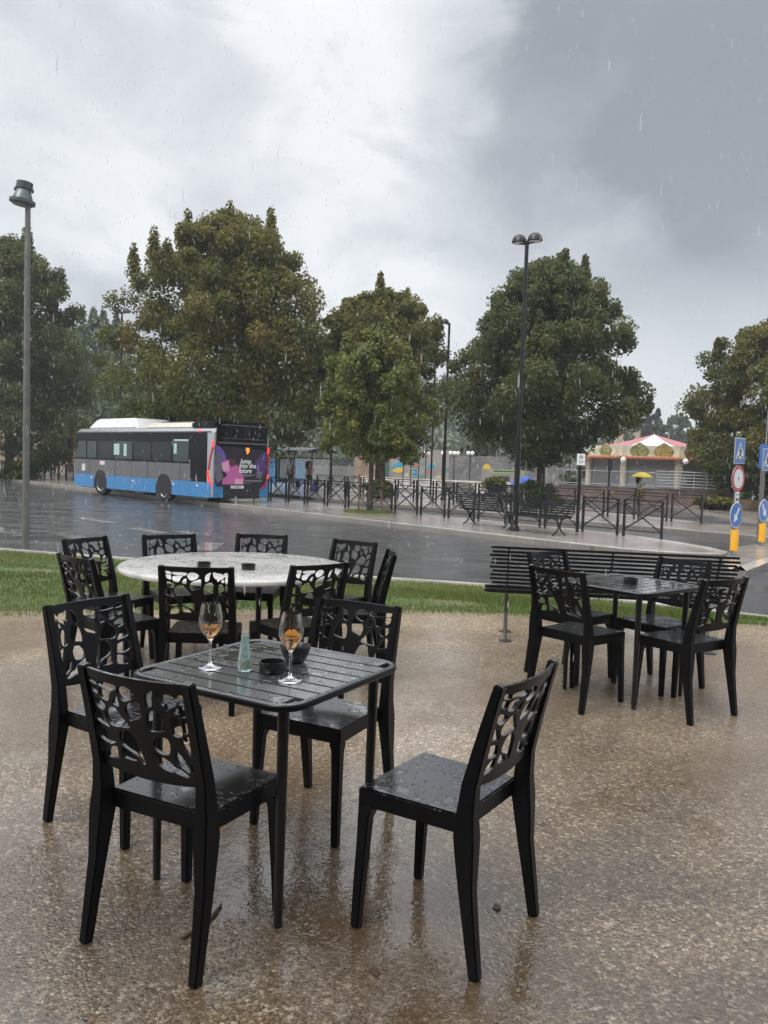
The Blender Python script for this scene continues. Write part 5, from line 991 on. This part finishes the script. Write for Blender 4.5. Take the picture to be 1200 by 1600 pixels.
# ------------------------------------------------------------------ the shuttered carousel kiosk
kc = PY(1018, 760, 52.0); K = thing('carousel_kiosk', 'shuttered round fairground kiosk with red and white tented roof and painted crests', 'kiosk', (kc.x, kc.y, 0.0), math.radians(3))
RK = 4.05; z0, z1 = .15, 2.20; ang = [math.radians(-90 + 45 * k) for k in range(8)]; cor = [(RK * math.cos(a), RK * math.sin(a)) for a in ang]
g = MB(); g.prism([(x * 1.02, y * 1.02) for x, y in cor], -.6, z0); g.build('base', 'concrete_grey', K)
crest = {0: 'crest_blue', 7: 'crest_cream', 6: 'crest_green', 1: 'crest_navy', 5: 'crest_cream', 2: 'crest_green', 3: 'crest_blue', 4: 'crest_navy'}
for k in range(8):
    (xa, ya), (xb, yb) = cor[k], cor[(k + 1) % 8]; w_ = math.hypot(xb - xa, yb - ya); X = Matrix.Translation((xa, ya, 0)) @ Matrix.Rotation(math.atan2(yb - ya, xb - xa), 4, 'Z')     # local x along the wall, local -y outwards
    g = MB(); g.box((w_ / 2, .05, (z0 + z1) / 2), (w_ - .2, .05, z1 - z0 - .01), X=X); g.build('shutter', 'shutter', K)
    g = MB(); g.box((0, 0, (z0 + z1) / 2), (.34, .30, z1 - z0), X=X); g.build('pillar', 'kiosk_cream', K, bevel=.01)
    g = MB(); g.box((w_ / 2, -.02, 2.62), (w_ + .02, .10, .68), X=X); g.build('fascia', 'crest_board', K)
    g = MB(); g.box((w_ / 2, -.22, 2.30), (w_ + .18, .5, .09), X=X); aw = g.build('awning', 'awning_orange', K); g = MB()
    for j in range(14): g.box((w_ * (j + .5) / 14, -.46, 2.215), (w_ / 14 - .03, .03, .10), X=X)
    g.build('fringe', 'awning_red', aw)
    for j in ((.28, .72) if k in (0, 7) else (.5,)):
        c = w_ * (.5 if k in (0, 7) and False else j); sc = .50 if k in (0, 7) else .48
        o2 = [(c + sc * 1.02 * math.cos(a) * (1 + .05 * math.cos(6 * a)), 2.64 + .38 * math.sin(a) * (1 + .07 * math.cos(4 * a)) + (.05 if abs(a - math.pi / 2) < .3 else 0)) for a in np.linspace(0, 2 * math.pi, 26, endpoint=False)]
        mm = crest[k] if j < .5 or k not in (0, 7) else ('crest_navy' if k == 0 else 'crest_cream')
        if k == 7: mm = 'crest_green' if j < .5 else 'crest_cream'
        g = MB(); g.prism(o2, .08, .14, X=X @ Matrix.Rotation(math.pi / 2, 4, 'X')); cr_ = g.build('crest', mm, K)
        g = MB(); g.prism([(c + (x - c) * 1.07, 2.64 + (z - 2.64) * 1.09) for x, z in o2], .072, .078, X=X @ Matrix.Rotation(math.pi / 2, 4, 'X')); g.build('crest_rim', 'crest_green' if 'green' in mm or 'cream' in mm else 'crest_navy', cr_)
    g = MB(); g.ball(tuple(X @ Vector((0, -.5, 2.10))), .17, 12); g.build('globe_lamp', 'globe_white', K); g = MB(); g.tube([tuple(X @ Vector((0, -.1, 2.0))), tuple(X @ Vector((0, -.5, 1.96)))], .03, 6); g.build('lamp_bracket', 'black_metal', K)
    g = MB(); e = 3.55 / RK; a3, b3, ap = Vector((xa * e, ya * e, 2.93)), Vector((xb * e, yb * e, 2.93)), Vector((0, 0, 3.80)); rows = 6; vs = []
    for i in range(rows + 1):
        f = i / rows; sag = -.10 * math.sin(math.pi * f); p_, q_ = a3.lerp(ap, f), b3.lerp(ap, f); vs += [p_ + Vector((0, 0, sag * .6)), p_.lerp(q_, .5) + Vector((0, 0, sag)), q_ + Vector((0, 0, sag * .6))]
    g.add(vs, [(3 * i + j, 3 * i + j + 1, 3 * i + j + 4, 3 * i + j + 3) for i in range(rows) for j in range(2)]); g.build('roof', 'tent_pink' if k % 2 == 0 else 'tent_white', K)
g = MB(); g.lathe([(0, 3.77), (.06, 3.79), (.03, 3.86), (0, 3.9)], 8); g.build('finial', 'tent_pink', K)
# ------------------------------------------------------------------ walls, murals and odds and ends on the far side of the square
mw = wall('mural_wall', 'grey concrete wall painted with blue and yellow birds behind the square', 'wall', xy(598, 78), xy(702, 78), 3.1, .4, 'mural_wall', z=-.25)
m = 78 / FPX; U0 = 598
def mural(pts, mt, nm, dy=.004): 
    g = MB(); g.prism([((u - U0) * m, -.05 + (752 - v) * m) for u, v in pts], 0, .012, X=Matrix.Translation((0, -dy, 0)) @ Matrix.Rotation(math.pi / 2, 4, 'X')); return g.build(nm, mt, mw)
def mpt(L): return [(590 + x / 5.714, 660 + y / 5.714) for x, y in L]
for L, mt, dy in (([(95, 425), (140, 380), (195, 335), (245, 325), (235, 370), (205, 400), (150, 405)], 'mural_blue', .004), ([(120, 430), (165, 400), (220, 398), (218, 440), (170, 448)], 'mural_yellow', .018), ([(225, 350), (246, 330), (238, 375)], 'mural_yellow', .020), ([(315, 375), (345, 365), (358, 390), (330, 405)], 'mural_orange', .004), ([(290, 410), (340, 405), (355, 470), (345, 490), (310, 460)], 'mural_blue', .004), ([(300, 420), (318, 430), (312, 455)], 'mural_yellow', .020), ([(425, 400), (455, 365), (495, 342), (515, 355), (505, 385), (470, 410)], 'mural_blue', .004), ([(490, 345), (512, 350), (506, 380)], 'mural_yellow', .020), ([(420, 425), (480, 412), (500, 435), (425, 440)], 'mural_orange', .018), ([(490, 480), (545, 455), (575, 465), (560, 490)], 'mural_cream', .004), ([(230, 470), (262, 440), (275, 470), (255, 480)], 'mural_cream', .004), ([(380, 330), (405, 345), (400, 380), (372, 350)], 'mural_teal', .004), ([(560, 400), (640, 395), (640, 420), (565, 425)], 'mural_teal', .004), ([(380, 460), (415, 455), (400, 490), (372, 488)], 'mural_teal', .004)): mural(mpt(L), mt, 'painted_bird', dy)
g = MB(); g.box(((601.5 - U0) * m, -.05, 1.55), (11 * m, .08, 2.9)); g.build('door', 'door_green', mw)
t = thing('curved_roof', 'white tubular roof arching over the mural wall', 'roof', (*xy(613, 80), 0)); g = MB(); zz = PY(640, 693, 80).z
g.tube([(0, 0, zz), (1.4, 0, zz + .15), (2.4, 0, zz + .1), (3.05, 0, zz - .25), (3.25, 0, zz - .9)], .36, 14); g.build('tube', 'steel_white', t); g = MB(); 
for x in (.3, 2.9): g.tube([(x, 0, -.2), (x, 0, zz)], .08, 8)
g.build('support', 'galvanised', t)
wall('graffiti_wall', 'dark grey wall covered in graffiti behind the blue tarpaulin', 'wall', xy(700, 70), xy(915, 64), 2.5, .3, 'graffiti_wall', z=-.25)
wall('brick_wall', 'pale brick wall behind the trees at the far left', 'wall', (-62, 96), (-24, 92), 5.2, .5, 'brick_pale', z=-.3)
wall('grey_wall', 'low grey concrete wall behind the bus shelter', 'wall', xy(488, 54), xy(552, 54), 1.35, .3, 'concrete_grey'); wall('pool_wall', 'long low pale wall across the square behind the back barriers', 'wall', xy(560, 66), xy(860, 60), .5, .4, 'kerb_stone')
wall('ivy_wall', 'reddish plastered wall left of the green door', 'wall', xy(552, 79), xy(590, 79), 3.4, .4, 'brick_pale')
for u, lab in ((424, 'blue container right beside the back of the bus'), (441, 'blue container seen through the shelter glass, next to the one beside the bus'), (466, 'blue container behind the right person in the shelter')):
    g = MB(); g.box((0, 0, .75), (1.0, 1.0, 1.5)); g.box((0, -.02, 1.54), (1.06, 1.08, .08)); g.box((0, -.52, 1.15), (.7, .03, .12)); o = g.build('blue_container', 'bin_blue', bevel=.03); o.location = ground_at(u, 58, -.2); tag(o, lab, 'container', 'blue containers behind the shelter')
t = thing('covered_stall', 'stall wrapped in bright blue tarpaulin near the dense tree trunk', 'stall', (*xy(819, 57), PAVZ)); t.scale = (.9, .9, .82); bm_ = MB(); nx, ny = 16, 7; vs = []
for j in range(ny + 1):
    for i in range(nx + 1):
        x = -1.12 + 2.24 * i / nx; y = -.6 + 1.2 * j / ny; e = min(1, 1.6 * (1 - abs(x) / 1.12)) * min(1, 1.8 * (1 - abs(y) / .6) + .02); vs.append((x, y, .32 + .82 * max(0, e) ** .5 * (1 + .10 * math.sin(5 * x + 1)) + .05 * math.sin(9 * x + 4 * y)))
bm_.add(vs, [(j * (nx + 1) + i, j * (nx + 1) + i + 1, (j + 1) * (nx + 1) + i + 1, (j + 1) * (nx + 1) + i) for j in range(ny) for i in range(nx)]); bm_.build('tarpaulin', 'tarp_blue', t, angle=60)
g = MB(); 
for x in (-.9, .9):
    for y in (-.4, .4): g.box((x, y, .2), (.07, .07, .44))
g.box((0, 0, .40), (2.0, 1.0, .06)); g.build('frame', 'panel_dark', t)
t = thing('painted_panel', 'long low panel painted light green with yellow figure, left of the blue tarpaulin', 'panel', (*xy(752, 62), PAVZ)); g = MB(); g.box((1.6, 0, .95), (3.2, .08, .95)); p_ = g.build('board', 'concrete_grey', t)
g = MB(); g.box((1.9, -.045, 1.28), (2.5, .01, .25)); g.build('stripe', 'mural_green', p_); g = MB(); g.box((1.9, -.052, 1.30), (2.1, .006, .10)); g.box((1.6, -.052, .75), (1.0, .006, .35)); g.build('scribble', 'panel_dark', p_)
g = MB(); g.prism([(.3 * math.cos(a) + .35, 1.42 + .42 * math.sin(a)) for a in np.linspace(0, math.pi, 12)], -.05, .05, X=Matrix.Rotation(math.pi / 2, 4, 'X')); g.build('figure', 'mural_yellow', t)
t = thing('climbing_frame', 'dark climbing frame with ladder rungs in front of the bird mural', 'climbing frame', (*xy(629, 62), PAVZ)); g = MB()
xs = [0, .58, 1.18]; 
for x in xs: g.tube([(x, 0, -.1), (x, 0, 2.35)], .035, 6)
for k in range(8): g.tube([(.58, 0, .3 + k * .28), (1.18, 0, .3 + k * .28)], .018, 6)
g.tube([(0, 0, 2.3), (1.18, 0, 2.3)], .03, 6); g.build('frame', 'black_metal', t)
def globe_lamp(label, u, y, offs):
    b = ground_at(u, y); t = thing('globe_lamp', label, 'street lamp', b, 0, 'white globe lamps on the square'); H_ = hgt(u, 708, b); g = MB(); g.tube([(0, 0, -.1), (0, 0, H_ - .1)], .04, 8)
    for o in offs: g.tube([(0, 0, H_ - .3), (o, 0, H_ - .25), (o, 0, H_ - .1)], .022, 6)
    g.build('pole', 'black_metal', t)
    for o in offs: g = MB(); g.ball((o, 0, H_), .165, 14); g.build('globe', 'globe_white', t)
globe_lamp('pair of white globe lamps right of the climbing frame', 664, 66, (-.17, .17)); globe_lamp('white globe lamp with three globes right of the one headed street lamp', 708, 66, (-.30, .02, .30)); globe_lamp('pair of white globe lamps left of the thin sapling by the graffiti wall', 733, 66, (-.16, .16)); globe_lamp('single white globe lamp peeking left of the one headed lamp post', 690, 66, (0,))
# houses on the hill
def house(label, u, y, zb, w_, d_, h_, roof_h, m, rz, nwin, rows):
    c = ground_at(u, y, zb); t = thing('house', label, 'house', c, rz); g = MB(); g.box((0, 0, h_ / 2 - 5), (w_, d_, h_ + 10)); g.build('wall', m, t)
    g = MB(); a, b = w_ / 2 + .4, d_ / 2 + .4; g.add([(-a, -b, h_), (a, -b, h_), (a, b, h_), (-a, b, h_), (-a * .35, 0, h_ + roof_h), (a * .35, 0, h_ + roof_h)], [(3, 2, 1, 0), (0, 1, 5, 4), (1, 2, 5), (2, 3, 4, 5), (3, 0, 4)]); g.build('roof', 'roof_tile', t)
    for r in range(rows):
        for k in range(nwin): g = MB(); x = -w_ / 2 + w_ * (k + .5) / nwin; g.box((x, -d_ / 2 - .02, h_ - 1.5 - 2.6 * r), (.9, .06, 1.4)); g.build('window', 'window_dark', t)
    return t
house('pale house with pink hipped roof on the hill left of the cypresses', 972, 155, 2.6, 8.6, 9, 7.2, 1.6, 'house_wall', -.2, 3, 2)
t = house('yellow house on the hill behind the round tree, partly hidden', 1076, 160, 1.0, 13.5, 9, 6.9, .25, 'house_yellow', .05, 5, 2); g = MB(); g.box((5.9, -5.4, 4.3), (2.6, 1.6, .25)); g.box((5.9, -6.15, 4.8), (2.6, .06, .9)); g.build('balcony', 'house_wall', t)
t = thing('antenna_mast', 'thin antenna mast on the hill above the yellow house', 'antenna', (*xy(1054, 158), 5.5)); g = MB(); g.tube([(0, 0, -4), (0, 0, 6.4)], [.09, .04], 6); g.box((0, 0, 5.6), (1.0, .05, .05)); g.build('mast', 'galvanised', t)
# ------------------------------------------------------------------ rain: drops hanging in the air and splashing on the road
def rain():
    n = 3900; y = 1.6 + 24 * RNG.random(n) ** .62; x = (RNG.random(n) * 2 - 1) * (.55 * y + .6); z = -.2 + RNG.random(n) * (1.9 + .62 * y); L = .011 + .017 * RNG.random(n) + .0012 * y; r = .0012 + .0016 * RNG.random(n) + .00011 * y
    Vs = []; F = []; prf_ = [(-1, .0), (-.55, .85), (0, 1.0), (.5, .6), (1, 0)]; K_ = 5
    base = np.stack([x, y, np.maximum(z, -.25 + L)], 1); tilt = np.stack([-.01 + .03 * RNG.standard_normal(n), .03 * RNG.standard_normal(n)], 1)
    rows = []
    for pz, pr_ in prf_:
        for k in range(K_): rows.append(np.stack([base[:, 0] + tilt[:, 0] * pz * L + np.cos(6.283 * k / K_) * pr_ * r, base[:, 1] + tilt[:, 1] * pz * L + np.sin(6.283 * k / K_) * pr_ * r, base[:, 2] + pz * L], 1))
    V = np.stack(rows, 1).reshape(-1, 3); f = []
    for i in range(4):
        for k in range(K_): f.append((i * K_ + k, i * K_ + (k + 1) % K_, (i + 1) * K_ + (k + 1) % K_, (i + 1) * K_ + k))
    f = np.array(f); nv = 5 * K_; F = (f[None] + (np.arange(n) * nv)[:, None, None]).reshape(-1, 4)
    m_ = 800; yy = 14 + 17 * RNG.random(m_); xx = -.52 * yy + RNG.random(m_) * .75 * yy; s_ = .004 + .009 * RNG.random(m_) + .0002 * yy; c = np.stack([xx, yy, ROADZ + .004 + .05 * RNG.random(m_) ** 2], 1); o4 = np.array([(1, 1, 1), (-1, -1, 1), (-1, 1, -1), (1, -1, -1)]) * .8
    c[:, 2] += s_; V2 = (c[:, None, :] + o4[None] * s_[:, None, None]).reshape(-1, 3); F2 = np.array([(0, 1, 2, 2), (0, 3, 1, 1), (0, 2, 3, 3), (1, 3, 2, 2)])
    me = bpy.data.meshes.new('rain'); vall = np.concatenate([V, V2]); off = len(V); tri = np.array([(0, 1, 2), (0, 3, 1), (0, 2, 3), (1, 3, 2)]); F3 = (tri[None] + (np.arange(m_) * 4)[:, None, None] + off).reshape(-1, 3)
    me.vertices.add(len(vall)); me.vertices.foreach_set('co', vall.astype(np.float32).ravel()); lv = np.concatenate([F.ravel(), F3.ravel()]); me.loops.add(len(lv)); me.loops.foreach_set('vertex_index', lv.astype(np.int32))
    st = np.concatenate([np.arange(len(F)) * 4, len(F) * 4 + np.arange(len(F3)) * 3]); me.polygons.add(len(st)); me.polygons.foreach_set('loop_start', st.astype(np.int32)); me.update(calc_edges=True); me.validate(); me.materials.append(M['rain_drop']); me.shade_smooth()
    tag(link('rain', me), 'raindrops falling through the air and splashing on the road', 'rain', kind='stuff')
rain()
# ------------------------------------------------------------------ rainy air
hz = bpy.data.materials.new('rainy_air'); hz.use_nodes = True; t_ = hz.node_tree; t_.nodes.clear(); o_ = t_.nodes.new('ShaderNodeOutputMaterial'); v_ = t_.nodes.new('ShaderNodeVolumePrincipled')
v_.inputs['Color'].default_value = (.86, .89, .93, 1); v_.inputs['Density']  .default_value = .0010; v_.inputs['Anisotropy'].default_value = .2; t_.links.new(v_.outputs[0], o_.inputs['Volume']); M['rainy_air'] = hz
g = MB(); g.box((0, 195, 21.5), (800, 500, 49)); tag(g.build('haze', 'rainy_air'), 'thin rainy air over the square', 'haze', kind='stuff')
